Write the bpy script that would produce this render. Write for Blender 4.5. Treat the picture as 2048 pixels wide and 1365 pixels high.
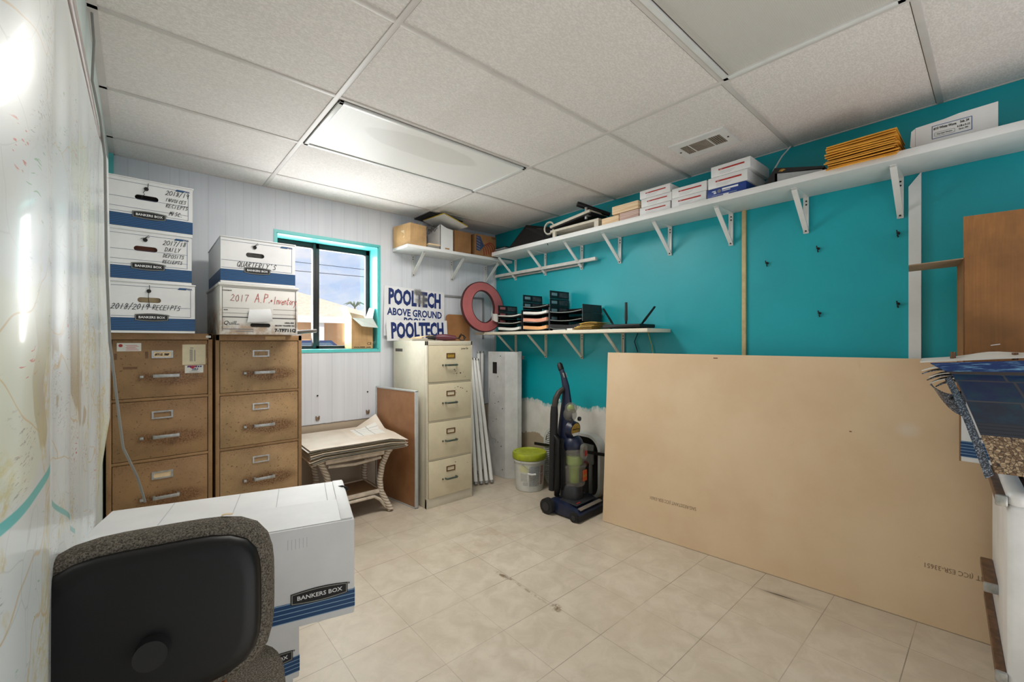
import bpy, bmesh, math, random
from mathutils import Vector, Matrix
PI = math.pi
SC = bpy.context.scene
COL = SC.collection
for _o in list(bpy.data.objects):
    bpy.data.objects.remove(_o, do_unlink=True)

# ------------------------------------------------------------------ camera
EYE = 1.304
YAW = math.radians(41.27)
cd = bpy.data.cameras.new('camera'); cd.sensor_width = 36.0; cd.lens = 15.0
cd.clip_start = 0.02; cd.clip_end = 300
cam = bpy.data.objects.new('camera', cd); COL.objects.link(cam)
cam.location = (0, 0, EYE); cam.rotation_euler = (PI/2, 0, -YAW)
SC.camera = cam

# ------------------------------------------------------------------ view, sky, sun, room light
SC.view_settings.view_transform = 'Standard'
SC.view_settings.look = 'None'
SC.view_settings.gamma = 1.0
SC.view_settings.use_curve_mapping = False
SC.view_settings.exposure = 0.06

world = bpy.data.worlds.new('sky'); SC.world = world; world.use_nodes = True
wn = world.node_tree; wn.nodes.clear()
w_out = wn.nodes.new('ShaderNodeOutputWorld'); w_bg = wn.nodes.new('ShaderNodeBackground')
w_tc = wn.nodes.new('ShaderNodeTexCoord'); w_mp = wn.nodes.new('ShaderNodeMapping')
w_ns = wn.nodes.new('ShaderNodeTexNoise'); w_rp = wn.nodes.new('ShaderNodeValToRGB')
w_mp.inputs['Scale'].default_value = (2.6, 2.6, 5.5)
w_mp.inputs['Location'].default_value = (0.35, 0.2, 0.42)
w_ns.inputs['Scale'].default_value = 2.2; w_ns.inputs['Detail'].default_value = 7; w_ns.inputs['Roughness'].default_value = 0.55
w_rp.color_ramp.elements[0].position = 0.38; w_rp.color_ramp.elements[0].color = (0.58, 0.72, 0.98, 1)
w_rp.color_ramp.elements[1].position = 0.56; w_rp.color_ramp.elements[1].color = (0.97, 0.96, 0.99, 1)
wn.links.new(w_tc.outputs['Generated'], w_mp.inputs['Vector']); wn.links.new(w_mp.outputs[0], w_ns.inputs['Vector'])
wn.links.new(w_ns.outputs['Fac'], w_rp.inputs[0]); wn.links.new(w_rp.outputs[0], w_bg.inputs[0])
w_bg.inputs[1].default_value = 1.0
wn.links.new(w_bg.outputs[0], w_out.inputs[0])

def lamp(name, kind, loc, rot, energy, color=(1, 1, 1), size=None, size_y=None, spread=None):
    ld = bpy.data.lights.new(name, kind); ld.energy = energy; ld.color = color
    if size:
        ld.shape = 'RECTANGLE' if size_y else 'SQUARE'; ld.size = size
        if size_y: ld.size_y = size_y
    if spread: ld.spread = spread
    o = bpy.data.objects.new(name, ld); COL.objects.link(o)
    o.location = loc; o.rotation_euler = rot
    return o
sun = lamp('sun', 'SUN', (0, -20, 30), (math.radians(42), 0, math.radians(25)), 3.2, (1.0, 0.95, 0.86))
sun.data.angle = 0.01
# daylight from an assumed doorway behind the camera; upward fill added to brighten ceiling
lamp('door_daylight', 'AREA', (1.25, -1.42, 1.15), (math.radians(100), 0, 0), 3, (1.0, 0.97, 0.93), 2.0, 1.95)
lamp('added_ceiling_fill', 'AREA', (1.25, -1.25, 0.25), (math.radians(180), 0, 0), 24, (1.0, 0.97, 0.93), 2.0, 0.5)
# daylight falling in through the window in the back wall, and the pavement's bounce through it
lamp('window_daylight', 'AREA', (1.16, 3.80, 1.72), (math.radians(-80), 0, 0), 25, (0.95, 0.98, 1.0), 0.72, 0.8)
lamp('window_ground_bounce', 'AREA', (1.16, 3.80, 1.45), (math.radians(-125), 0, 0), 12, (1.0, 0.98, 0.95), 0.72, 0.4)
# the fluorescent ceiling light near the window
lamp('ceiling_light_window_side', 'AREA', (1.305, 2.318, 2.415), (0, 0, 0), 25, (1.0, 0.97, 0.92), 1.1, 0.5)

# ------------------------------------------------------------------ helpers
def lin(c):
    c = c/255.0
    return c/12.92 if c <= 0.04045 else ((c+0.055)/1.055)**2.4
def rgb(r, g, b): return (lin(r), lin(g), lin(b), 1.0)

class NB:
    """small node builder"""
    def __init__(s, name):
        s.m = bpy.data.materials.new(name); s.m.use_nodes = True
        s.nt = s.m.node_tree; s.nt.nodes.clear()
        s.out = s.nt.nodes.new('ShaderNodeOutputMaterial')
        s.b = s.nt.nodes.new('ShaderNodeBsdfPrincipled')
        s.nt.links.new(s.b.outputs[0], s.out.inputs[0])
        s.tc = s.nt.nodes.new('ShaderNodeTexCoord')
        s.obj = s.tc.outputs['Object']
    def put(s, sock, v):
        if hasattr(v, 'is_output'): s.nt.links.new(v, sock)
        else: sock.default_value = v
    def set(s, **k):
        for n, v in k.items(): s.put(s.b.inputs[n.replace('_', ' ')], v)
        return s
    def math(s, op, a, b=0.0, c=None, clamp=False):
        n = s.nt.nodes.new('ShaderNodeMath'); n.operation = op; n.use_clamp = clamp
        s.put(n.inputs[0], a); s.put(n.inputs[1], b)
        if c is not None: s.put(n.inputs[2], c)
        return n.outputs[0]
    def sep(s, v=None):
        n = s.nt.nodes.new('ShaderNodeSeparateXYZ'); s.put(n.inputs[0], v or s.obj)
        return n.outputs
    def comb(s, x=0.0, y=0.0, z=0.0):
        n = s.nt.nodes.new('ShaderNodeCombineXYZ')
        s.put(n.inputs[0], x); s.put(n.inputs[1], y); s.put(n.inputs[2], z)
        return n.outputs[0]
    def scale(s, v, k):
        n = s.nt.nodes.new('ShaderNodeVectorMath'); n.operation = 'MULTIPLY'
        s.put(n.inputs[0], v); s.put(n.inputs[1], k if isinstance(k, tuple) else (k, k, k))
        return n.outputs[0]
    def noise(s, sc=5.0, det=3.0, rough=0.5, vec=None, dist=0.0):
        n = s.nt.nodes.new('ShaderNodeTexNoise'); s.put(n.inputs['Vector'], vec or s.obj)
        n.inputs['Scale'].default_value = sc; n.inputs['Detail'].default_value = det
        n.inputs['Roughness'].default_value = rough; n.inputs['Distortion'].default_value = dist
        return n.outputs['Fac']
    def vor(s, sc=5.0, feature='F1', out='Distance', vec=None, rnd=1.0):
        n = s.nt.nodes.new('ShaderNodeTexVoronoi'); n.feature = feature
        s.put(n.inputs['Vector'], vec or s.obj); n.inputs['Scale'].default_value = sc
        n.inputs['Randomness'].default_value = rnd
        return n.outputs[out]
    def white(s, v):
        n = s.nt.nodes.new('ShaderNodeTexWhiteNoise'); s.put(n.inputs['Vector'], v)
        return n.outputs['Value']
    def ss(s, v, a, b, x=0.0, y=1.0):
        n = s.nt.nodes.new('ShaderNodeMapRange'); n.interpolation_type = 'SMOOTHSTEP'
        s.put(n.inputs[0], v)
        for i, q in zip((1, 2, 3, 4), (a, b, x, y)): s.put(n.inputs[i], q)
        return n.outputs[0]
    def mix(s, f, a, b, mode='MIX'):
        n = s.nt.nodes.new('ShaderNodeMix'); n.data_type = 'RGBA'; n.blend_type = mode
        s.put(n.inputs[0], f); s.put(n.inputs[6], a); s.put(n.inputs[7], b)
        return n.outputs[2]
    def bump(s, h, strength=0.3, dist=0.002):
        n = s.nt.nodes.new('ShaderNodeBump'); n.inputs['Strength'].default_value = strength
        n.inputs['Distance'].default_value = dist; s.put(n.inputs['Height'], h)
        s.nt.links.new(n.outputs[0], s.b.inputs['Normal'])
        return s
    def ell(s, x, y, cx, cy, rx, ry, soft=0.5):
        """1 inside an ellipse, falling to 0 at its rim"""
        a = s.math('DIVIDE', s.math('SUBTRACT', x, cx), rx); b = s.math('DIVIDE', s.math('SUBTRACT', y, cy), ry)
        d = s.math('SQRT', s.math('ADD', s.math('MULTIPLY', a, a), s.math('MULTIPLY', b, b)))
        return s.ss(d, 1.0-soft, 1.0, 1.0, 0.0)

MATS = {}
def plain(name, c, rough=0.55, metal=0.0, var=0.06, sc=14.0, bump=0.0, bsc=120.0, spec=0.5, coat=0.0):
    if name in MATS: return MATS[name]
    n = NB(name); base = rgb(*c)
    if var:
        dark = tuple(v*(1-2.2*var) for v in base[:3])+(1,); lite = tuple(min(1, v*(1+var)) for v in base[:3])+(1,)
        n.set(Base_Color=n.mix(n.ss(n.noise(sc, 4, 0.6), 0.3, 0.7), dark, lite))
    else: n.set(Base_Color=base)
    n.set(Roughness=rough, Metallic=metal, Specular_IOR_Level=spec)
    if coat: n.set(Coat_Weight=coat, Coat_Roughness=0.08)
    if bump: n.bump(n.noise(bsc, 2), bump, 0.002)
    MATS[name] = n.m
    return n.m

class MB:
    """collects shapes into one mesh object"""
    def __init__(s, M=None): s.bm = bmesh.new(); s.M = M or Matrix(); s.uv = None
    def _take(s, t, M=None):
        me = bpy.data.meshes.new('tmp'); t.to_mesh(me); t.free()
        me.transform(s.M @ (M or Matrix())); s.bm.from_mesh(me); bpy.data.meshes.remove(me); return s
    def box(s, x0, x1, y0, y1, z0, z1, bev=0.0, seg=2, M=None):
        t = bmesh.new(); bmesh.ops.create_cube(t, size=1.0)
        for v in t.verts: v.co = Vector(((x0+x1)/2+v.co.x*(x1-x0), (y0+y1)/2+v.co.y*(y1-y0), (z0+z1)/2+v.co.z*(z1-z0)))
        if bev: bmesh.ops.bevel(t, geom=t.edges[:], offset=bev, segments=seg, affect='EDGES', profile=0.5)
        return s._take(t, M)
    def faces(s, vs, fs, M=None):
        t = bmesh.new(); q = [t.verts.new(Vector(v)) for v in vs]
        for f in fs: t.faces.new([q[i] for i in f])
        bmesh.ops.recalc_face_normals(t, faces=t.faces[:])
        return s._take(t, M)
    def hexa(s, c, M=None):
        """8 corners: bottom loop 0-3, top loop 4-7"""
        return s.faces(c, [(3, 2, 1, 0), (4, 5, 6, 7), (0, 1, 5, 4), (1, 2, 6, 5), (2, 3, 7, 6), (3, 0, 4, 7)], M)
    def prism(s, poly, a, b, axis='z', M=None, bev=0.0):
        t = bmesh.new()
        def P(u, v, w): return Vector((u, v, w)) if axis == 'z' else Vector((u, w, v)) if axis == 'y' else Vector((w, u, v))
        lo = [t.verts.new(P(u, v, a)) for u, v in poly]; hi = [t.verts.new(P(u, v, b)) for u, v in poly]
        n = len(poly); t.faces.new(lo[::-1]); t.faces.new(hi)
        for i in range(n): t.faces.new((lo[i], lo[(i+1) % n], hi[(i+1) % n], hi[i]))
        bmesh.ops.recalc_face_normals(t, faces=t.faces[:])
        if bev:
            cap = [e for f in t.faces if len(f.verts) == n and n > 4 or len(f.verts) > 4 for e in f.edges]
            bmesh.ops.bevel(t, geom=list(set(cap)) or t.edges[:], offset=bev, segments=2, affect='EDGES', profile=0.5)
        return s._take(t, M)
    def ring(s, outer, inner, a, b, axis='y', M=None):
        """plate between two loops of equal length"""
        t = bmesh.new(); n = len(outer)
        def P(u, v, w): return Vector((u, v, w)) if axis == 'z' else Vector((u, w, v)) if axis == 'y' else Vector((w, u, v))
        L = [[t.verts.new(P(u, v, w)) for u, v in loop] for loop, w in ((outer, a), (inner, a), (outer, b), (inner, b))]
        for i in range(n):
            j = (i+1) % n
            t.faces.new((L[0][i], L[0][j], L[1][j], L[1][i])); t.faces.new((L[2][i], L[3][i], L[3][j], L[2][j]))
            t.faces.new((L[0][i], L[2][i], L[2][j], L[0][j])); t.faces.new((L[1][i], L[1][j], L[3][j], L[3][i]))
        bmesh.ops.recalc_face_normals(t, faces=t.faces[:])
        return s._take(t, M)
    def tube(s, pts, r, n=10, closed=False, M=None, cap=True, sq=1.0):
        pts = [Vector(p) for p in pts]; k = len(pts)
        rs = r if isinstance(r, (list, tuple)) else [r]*k
        t = bmesh.new(); rings = []; up = None
        for i, p in enumerate(pts):
            a = pts[(i-1) % k] if closed or i > 0 else p; b = pts[(i+1) % k] if closed or i < k-1 else p
            d = (b-a).normalized() if (b-a).length > 1e-9 else Vector((0, 0, 1))
            if up is None:
                up = Vector((0, 0, 1)) if abs(d.z) < 0.9 else Vector((1, 0, 0))
            side = d.cross(up)
            if side.length < 1e-6: side = d.orthogonal()
            side.normalize(); up = side.cross(d).normalized()
            rings.append([t.verts.new(p+rs[i]*(math.cos(2*PI*j/n)*side+sq*math.sin(2*PI*j/n)*up)) for j in range(n)])
        for i in range(k if closed else k-1):
            A = rings[i]; B = rings[(i+1) % k]
            for j in range(n): t.faces.new((A[j], A[(j+1) % n], B[(j+1) % n], B[j]))
        if not closed and cap: t.faces.new(rings[0][::-1]); t.faces.new(rings[-1])
        bmesh.ops.recalc_face_normals(t, faces=t.faces[:])
        return s._take(t, M)
    def cyl(s, p, q, r, r2=None, n=20, M=None): return s.tube([p, q], [r, r if r2 is None else r2], n, M=M)
    def lathe(s, prof, n=28, M=None):
        t = bmesh.new(); R = []
        for r, z in prof: R.append([t.verts.new((max(r, 1e-5)*math.cos(2*PI*j/n), max(r, 1e-5)*math.sin(2*PI*j/n), z)) for j in range(n)])
        for A, B in zip(R, R[1:]):
            for j in range(n): t.faces.new((A[j], A[(j+1) % n], B[(j+1) % n], B[j]))
        bmesh.ops.remove_doubles(t, verts=t.verts[:], dist=1e-4)
        bmesh.ops.holes_fill(t, edges=t.edges[:], sides=0)
        bmesh.ops.recalc_face_normals(t, faces=t.faces[:])
        return s._take(t, M)
    def ball(s, c, r, M=None, u=20, v=12):
        t = bmesh.new(); bmesh.ops.create_uvsphere(t, u_segments=u, v_segments=v, radius=1.0)
        r = r if isinstance(r, (tuple, list)) else (r, r, r)
        for w in t.verts: w.co = Vector((c[0]+w.co.x*r[0], c[1]+w.co.y*r[1], c[2]+w.co.z*r[2]))
        return s._take(t, M)
    def sheet(s, f, nu, nv, th=0.0, M=None, uv=False):
        """surface f(u, v); th gives it thickness along its normal"""
        t = bmesh.new(); g = [[t.verts.new(Vector(f(i/nu, j/nv))) for j in range(nv+1)] for i in range(nu+1)]
        lay = t.loops.layers.uv.new('UVMap') if uv else None
        for i in range(nu):
            for j in range(nv):
                fc = t.faces.new((g[i][j], g[i+1][j], g[i+1][j+1], g[i][j+1]))
                if uv:
                    for lp, (a, b) in zip(fc.loops, ((i, j), (i+1, j), (i+1, j+1), (i, j+1))): lp[lay].uv = (a/nu, b/nv)
        if th:
            t.normal_update()
            bmesh.ops.solidify(t, geom=t.faces[:], thickness=th)
        return s._take(t, M)
    def build(s, name, mat, parent=None, loc=None, smooth=True, ang=38):
        me = bpy.data.meshes.new(name); s.bm.to_mesh(me); s.bm.free()
        if smooth:
            for p in me.polygons: p.use_smooth = True
            me.set_sharp_from_angle(angle=math.radians(ang))
        me.materials.append(mat)
        o = bpy.data.objects.new(name, me); COL.objects.link(o)
        if parent: o.parent = parent
        if loc: o.location = loc
        return o

def tag(o, label, cat, group=None, kind=None):
    o['label'] = label; o['category'] = cat
    if group: o['group'] = group
    if kind: o['kind'] = kind
    return o
def thing(name, label, cat, loc=(0, 0, 0), rz=0.0, group=None, rot=None):
    o = bpy.data.objects.new(name, None); COL.objects.link(o); o.empty_display_size = 0.05
    o.location = loc; o.rotation_euler = rot or (0, 0, rz)
    return tag(o, label, cat, group)
def struct(o): o['kind'] = 'structure'; return o
def lab(o, text): o['label'] = text; return o
def tree_copy(o, parent=None):
    c = o.copy(); COL.objects.link(c)
    if parent: c.parent = parent
    for ch in list(o.children): tree_copy(ch, c)
    return c
def frame_mat(loc, right, up):
    r = Vector(right).normalized(); u = Vector(up).normalized(); n = r.cross(u)
    m = Matrix((r, u, n)).transposed().to_4x4(); m.translation = Vector(loc); return m

def text(name, s, size, mat, parent, loc, right=(1, 0, 0), up=(0, 0, 1), bold=0.0, sx=1.0, align='CENTER', ext=0.0003, space=1.0, shear=0.0):
    c = bpy.data.curves.new('t', 'FONT'); c.body = s; c.size = size; c.align_x = align; c.align_y = 'CENTER'
    c.offset = bold; c.extrude = ext; c.resolution_u = 2; c.space_character = space; c.shear = shear
    o = bpy.data.objects.new('t', c); COL.objects.link(o)
    bpy.context.view_layer.update()
    me = bpy.data.meshes.new_from_object(o.evaluated_get(bpy.context.evaluated_depsgraph_get()))
    if bold and max((max(abs(v.co.y), abs(v.co.x)/max(1, len(s))) for v in me.vertices), default=0) > size*1.3:
        bpy.data.objects.remove(o); bpy.data.curves.remove(c); bpy.data.meshes.remove(me)
        return text(name, s, size, mat, parent, loc, right, up, 0.0, sx, align, ext, space, shear)
    bpy.data.objects.remove(o); bpy.data.curves.remove(c)
    me.transform(frame_mat(loc, right, up) @ Matrix.Diagonal((sx, 1, 1, 1)))
    me.materials.clear(); me.materials.append(mat); me.name = name
    q = bpy.data.objects.new(name, me); COL.objects.link(q)
    if parent: q.parent = parent
    return q

STK = {
 '0': [[(.3,1),(.08,.75),(.05,.3),(.25,0),(.48,.2),(.52,.7),(.3,1)]], '1': [[(.3,1),(.26,0)]],
 '2': [[(.05,.8),(.25,1),(.48,.82),(.35,.5),(.02,.02),(.3,.06),(.55,.0)]],
 '7': [[(.02,.95),(.52,1),(.3,.5),(.2,0)]], '8': [[(.45,.9),(.2,1),(.1,.75),(.4,.45),(.45,.15),(.2,0),(.08,.2),(.4,.6),(.45,.9)]],
 '9': [[(.48,.8),(.25,1),(.08,.75),(.25,.5),(.48,.75),(.42,0)]], '/': [[(.5,1.15),(.05,-.15)]],
 'A': [[(.02,0),(.3,1),(.5,0)],[(.12,.4),(.45,.4)]], 'C': [[(.5,.85),(.25,1),(.06,.5),(.2,.05),(.52,.1)]],
 'D': [[(.08,1),(.08,0)],[(.0,1),(.4,.85),(.5,.45),(.3,.05),(.0,0)]], 'E': [[(.5,1),(.1,.95),(.08,0),(.52,.03)],[(.1,.5),(.42,.52)]],
 'F': [[(.12,1),(.08,0)],[(.1,.97),(.52,1)],[(.1,.5),(.42,.52)]], 'H': [[(.1,1),(.06,0)],[(.5,1),(.46,0)],[(.08,.5),(.48,.5)]], 'I': [[(.2,1),(.15,0)]], 'L': [[(.12,1),(.08,0),(.5,.05)]], 'M': [[(.02,0),(.12,1),(.3,.4),(.48,1),(.56,0)]],
 'N': [[(.05,0),(.1,1),(.42,0),(.5,1)]], 'O': [[(.3,1),(.05,.7),(.08,.2),(.3,0),(.52,.3),(.5,.8),(.3,1)]],
 'P': [[(.1,0),(.12,1),(.45,.95),(.48,.65),(.12,.5)]], 'Q': [[(.3,1),(.05,.7),(.08,.2),(.3,0),(.52,.3),(.5,.8),(.3,1)],[(.3,.3),(.6,-.1)]],
 'R': [[(.08,0),(.1,1),(.45,.92),(.42,.6),(.1,.5),(.52,0)]], 'S': [[(.5,.9),(.25,1),(.1,.75),(.42,.45),(.4,.1),(.05,.05)]],
 'T': [[(.0,.95),(.56,1)],[(.3,1),(.24,0)]], 'U': [[(.06,1),(.08,.2),(.28,0),(.48,.2),(.5,1)]], 'V': [[(.04,1),(.25,0),(.52,1)]],
 'Y': [[(.04,1),(.28,.5),(.52,1)],[(.28,.5),(.18,0)]], '.': [[(.2,.03),(.26,.0)]], "'": [[(.3,1.05),(.22,.8)]],
 'n': [[(.08,0),(.1,.5)],[(.1,.4),(.3,.5),(.4,.0)]], 'v': [[(.04,.5),(.2,0),(.4,.5)]], 'e': [[(.06,.28),(.4,.3),(.25,.5),(.06,.25),(.2,0),(.42,.08)]],
 't': [[(.25,.9),(.2,0),(.35,.05)],[(.05,.6),(.42,.62)]], 'o': [[(.25,.5),(.06,.25),(.22,0),(.42,.25),(.25,.5)]],
 'r': [[(.1,.5),(.1,0)],[(.1,.35),(.25,.5),(.4,.45)]], 'y': [[(.06,.5),(.22,.1)],[(.45,.5),(.05,-.4)]], '+': [[(.25,.6),(.25,.1)],[(.05,.35),(.48,.35)],[(.25,.6),(.05,.35),(.25,.1)]],
}
def hand(name, s, size, mat, parent, loc, right=(1, 0, 0), up=(0, 0, 1), w=0.0016, seed=1, sx=0.62, shear=0.12, space=0.66):
    rnd = random.Random(seed); mb = MB(frame_mat(loc, right, up)); x = 0.0
    for ch in s:
        if ch == ' ': x += 0.45*size; continue
        dy = rnd.uniform(-.06, .06)*size; k = rnd.uniform(.9, 1.1)
        for stroke in STK[ch]:
            pts = []
            for u, v in stroke:
                v += rnd.uniform(-.03, .03); u += rnd.uniform(-.02, .02)
                pts.append(Vector((x+(u*k*sx/0.6+v*shear)*size, dy+v*size, 0.0005)))
            vs = []; fs = []
            for a, b in zip(pts, pts[1:]):
                d = (b-a); L = d.length
                if L < 1e-6: continue
                d /= L; p = Vector((-d.y, d.x, 0))*w/2; e = d*w*0.35; i = len(vs)
                vs += [a-e-p, b+e-p, b+e+p, a-e+p]; fs.append((i, i+1, i+2, i+3))
            mb.faces(vs, fs)
        x += space*size*k
    return mb.build(name, mat, parent, smooth=False)

def rrect(x0, x1, y0, y1, r, n=5):
    out = []
    for cx, cy, a in ((x1-r, y0+r, -90), (x1-r, y1-r, 0), (x0+r, y1-r, 90), (x0+r, y0+r, 180)):
        for i in range(n+1):
            t = math.radians(a+90*i/n); out.append((cx+r*math.cos(t), cy+r*math.sin(t)))
    return out
def rot_at(p, rx=0, ry=0, rz=0):
    from mathutils import Euler
    m = Euler((rx, ry, rz)).to_matrix().to_4x4(); m.translation = Vector(p); return m

# ------------------------------------------------------------------ materials
M_white_card = plain('white_cardboard', (222, 222, 222), 0.6, var=0.025, sc=6)
M_black = plain('black_plastic', (12, 12, 14), 0.45, var=0.0, spec=0.35)
M_blackdull = plain('dull_black', (24, 24, 26), 0.7, var=0.05)
M_chrome = plain('worn_chrome', (176, 176, 174), 0.36, 0.6, var=0.12, sc=40)
M_white_metal = plain('white_enamel', (222, 222, 220), 0.38, var=0.03, sc=9)
M_white_plastic = plain('white_plastic', (226, 226, 224), 0.45, var=0.02)
M_paper = plain('paper', (228, 226, 220), 0.7, var=0.03, sc=8)
M_cream = plain('cream_paper', (232, 205, 165), 0.75, var=0.06, sc=10)
M_ink = plain('black_ink', (22, 22, 26), 0.6, var=0.0)
M_redink = plain('red_ink', (186, 62, 52), 0.6, var=0.0)
M_navy = plain('navy_print', (24, 44, 104), 0.5, var=0.0)
M_lineblue = plain('thin_blue_print', (74, 88, 122), 0.6, var=0.0)
M_redprint = plain('red_print', (170, 44, 38), 0.55, var=0.0)
M_greyprint = plain('grey_print', (120, 120, 124), 0.6, var=0.0)
M_whiteink = plain('white_print', (232, 232, 232), 0.5, var=0.0)
M_yellow = plain('yellow_paper', (226, 186, 84), 0.7, var=0.08, sc=12)
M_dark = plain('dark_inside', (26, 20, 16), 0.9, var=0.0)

def m_cardboard(name, c, vert=True, k=1.0):
    n = NB(name); x, y, z = n.sep()
    w = n.noise(1.0, 2, 0.5, n.scale(n.obj, (140, 140, 2) if vert else (3, 3, 160)))
    v = n.noise(5, 4, 0.6)
    c0 = rgb(*c); c1 = rgb(*(q*0.86 for q in c)); c2 = rgb(*(min(255, q*1.06) for q in c))
    base = n.mix(n.ss(v, 0.3, 0.7), c1, c2)
    n.set(Base_Color=n.mix(n.math('MULTIPLY', n.ss(w, 0.35, 0.65), 0.18*k), base, rgb(*(q*0.72 for q in c))), Roughness=0.75)
    n.bump(w, 0.12, 0.001)
    return n.m
M_card = m_cardboard('brown_cardboard', (176, 130, 82))
M_card_light = m_cardboard('light_cardboard', (204, 164, 114))
M_card_dark = m_cardboard('dark_cardboard', (150, 108, 66))
M_card_inside = m_cardboard('cardboard_inner_face', (164, 140, 112))

def m_backwall():
    n = NB('white_panelling'); x, y, z = n.sep()
    f = n.math('FRACT', n.math('DIVIDE', n.math('ADD', x, 4.516), 0.4064))
    g = None
    for o, w in ((0.0, 0.011), (1.0, 0.011), (0.24, 0.007), (0.5, 0.007), (0.74, 0.007), (0.62, 0.006)):
        q = n.math('LESS_THAN', n.math('ABSOLUTE', n.math('SUBTRACT', f, o)), w)
        g = q if g is None else n.math('MAXIMUM', g, q)
    streak = n.noise(1.0, 4, 0.6, n.scale(n.obj, (22, 1, 1.1)))
    col = n.mix(n.ss(streak, 0.3, 0.7), rgb(211, 214, 221), rgb(218, 221, 227))
    col = n.mix(n.math('MULTIPLY', g, 0.16), col, rgb(150, 152, 158))
    raw = n.mix(n.noise(9, 4), rgb(196, 180, 158), rgb(170, 152, 130))
    edge = n.math('ADD', z, n.math('MULTIPLY', n.noise(30, 2), 0.006))
    low = n.ss(edge, 0.648, 0.652, 1.0, 0.0)
    line = n.math('MULTIPLY', n.ss(edge, 0.644, 0.648), n.ss(edge, 0.652, 0.656, 1.0, 0.0))
    col = n.mix(low, col, raw); col = n.mix(n.math('MULTIPLY', line, 0.8), col, rgb(70, 58, 48))
    n.set(Base_Color=col, Roughness=0.42).bump(n.math('MULTIPLY', g, -1.0), 0.15, 0.002)
    return n.m
def m_rightwall():
    n = NB('teal_paint_over_primer'); x, y, z = n.sep()
    wob = n.noise(1.0, 3, 0.6, n.scale(n.obj, (1, 5, 1)))
    fine = n.noise(1.0, 4, 0.7, n.scale(n.obj, (10, 40, 14)))
    e1 = n.math('ADD', z, n.math('ADD', n.math('MULTIPLY', n.math('SUBTRACT', wob, 0.5), 0.16), n.math('MULTIPLY', n.math('SUBTRACT', fine, 0.5), 0.05)))
    e2 = n.math('ADD', z, n.math('MULTIPLY', n.math('SUBTRACT', n.noise(1.0, 3, 0.6, n.scale(n.obj, (1, 6, 3))), 0.5), 0.22))
    teal = n.mix(n.ss(n.noise(2.5, 3), 0.3, 0.7), rgb(0, 154, 166), rgb(0, 161, 173))
    prim = n.mix(n.ss(n.noise(7, 4), 0.3, 0.7), rgb(214, 210, 202), rgb(228, 224, 218))
    raw = n.mix(n.noise(14, 4), rgb(186, 170, 146), rgb(168, 150, 126))
    smear = n.math('MULTIPLY', n.ss(e1, 0.70, 0.73), n.ss(n.noise(1.0, 3, 0.6, n.scale(n.obj, (4, 90, 12))), 0.35, 0.7))
    col = n.mix(smear, prim, rgb(120, 180, 184)); col = n.mix(n.ss(e1, 0.735, 0.75), col, teal)
    chip = n.math('MULTIPLY', n.ell(y, z, 2.645, 0.765, 0.05, 0.028, 0.1), n.ss(n.noise(60, 2), 0.45, 0.5))
    col = n.mix(chip, col, rgb(225, 228, 226))
    col = n.mix(n.ss(e2, 0.425, 0.435), raw, col)
    n.set(Base_Color=col, Roughness=0.42).bump(n.noise(160, 2), 0.12, 0.002)
    return n.m
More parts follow.
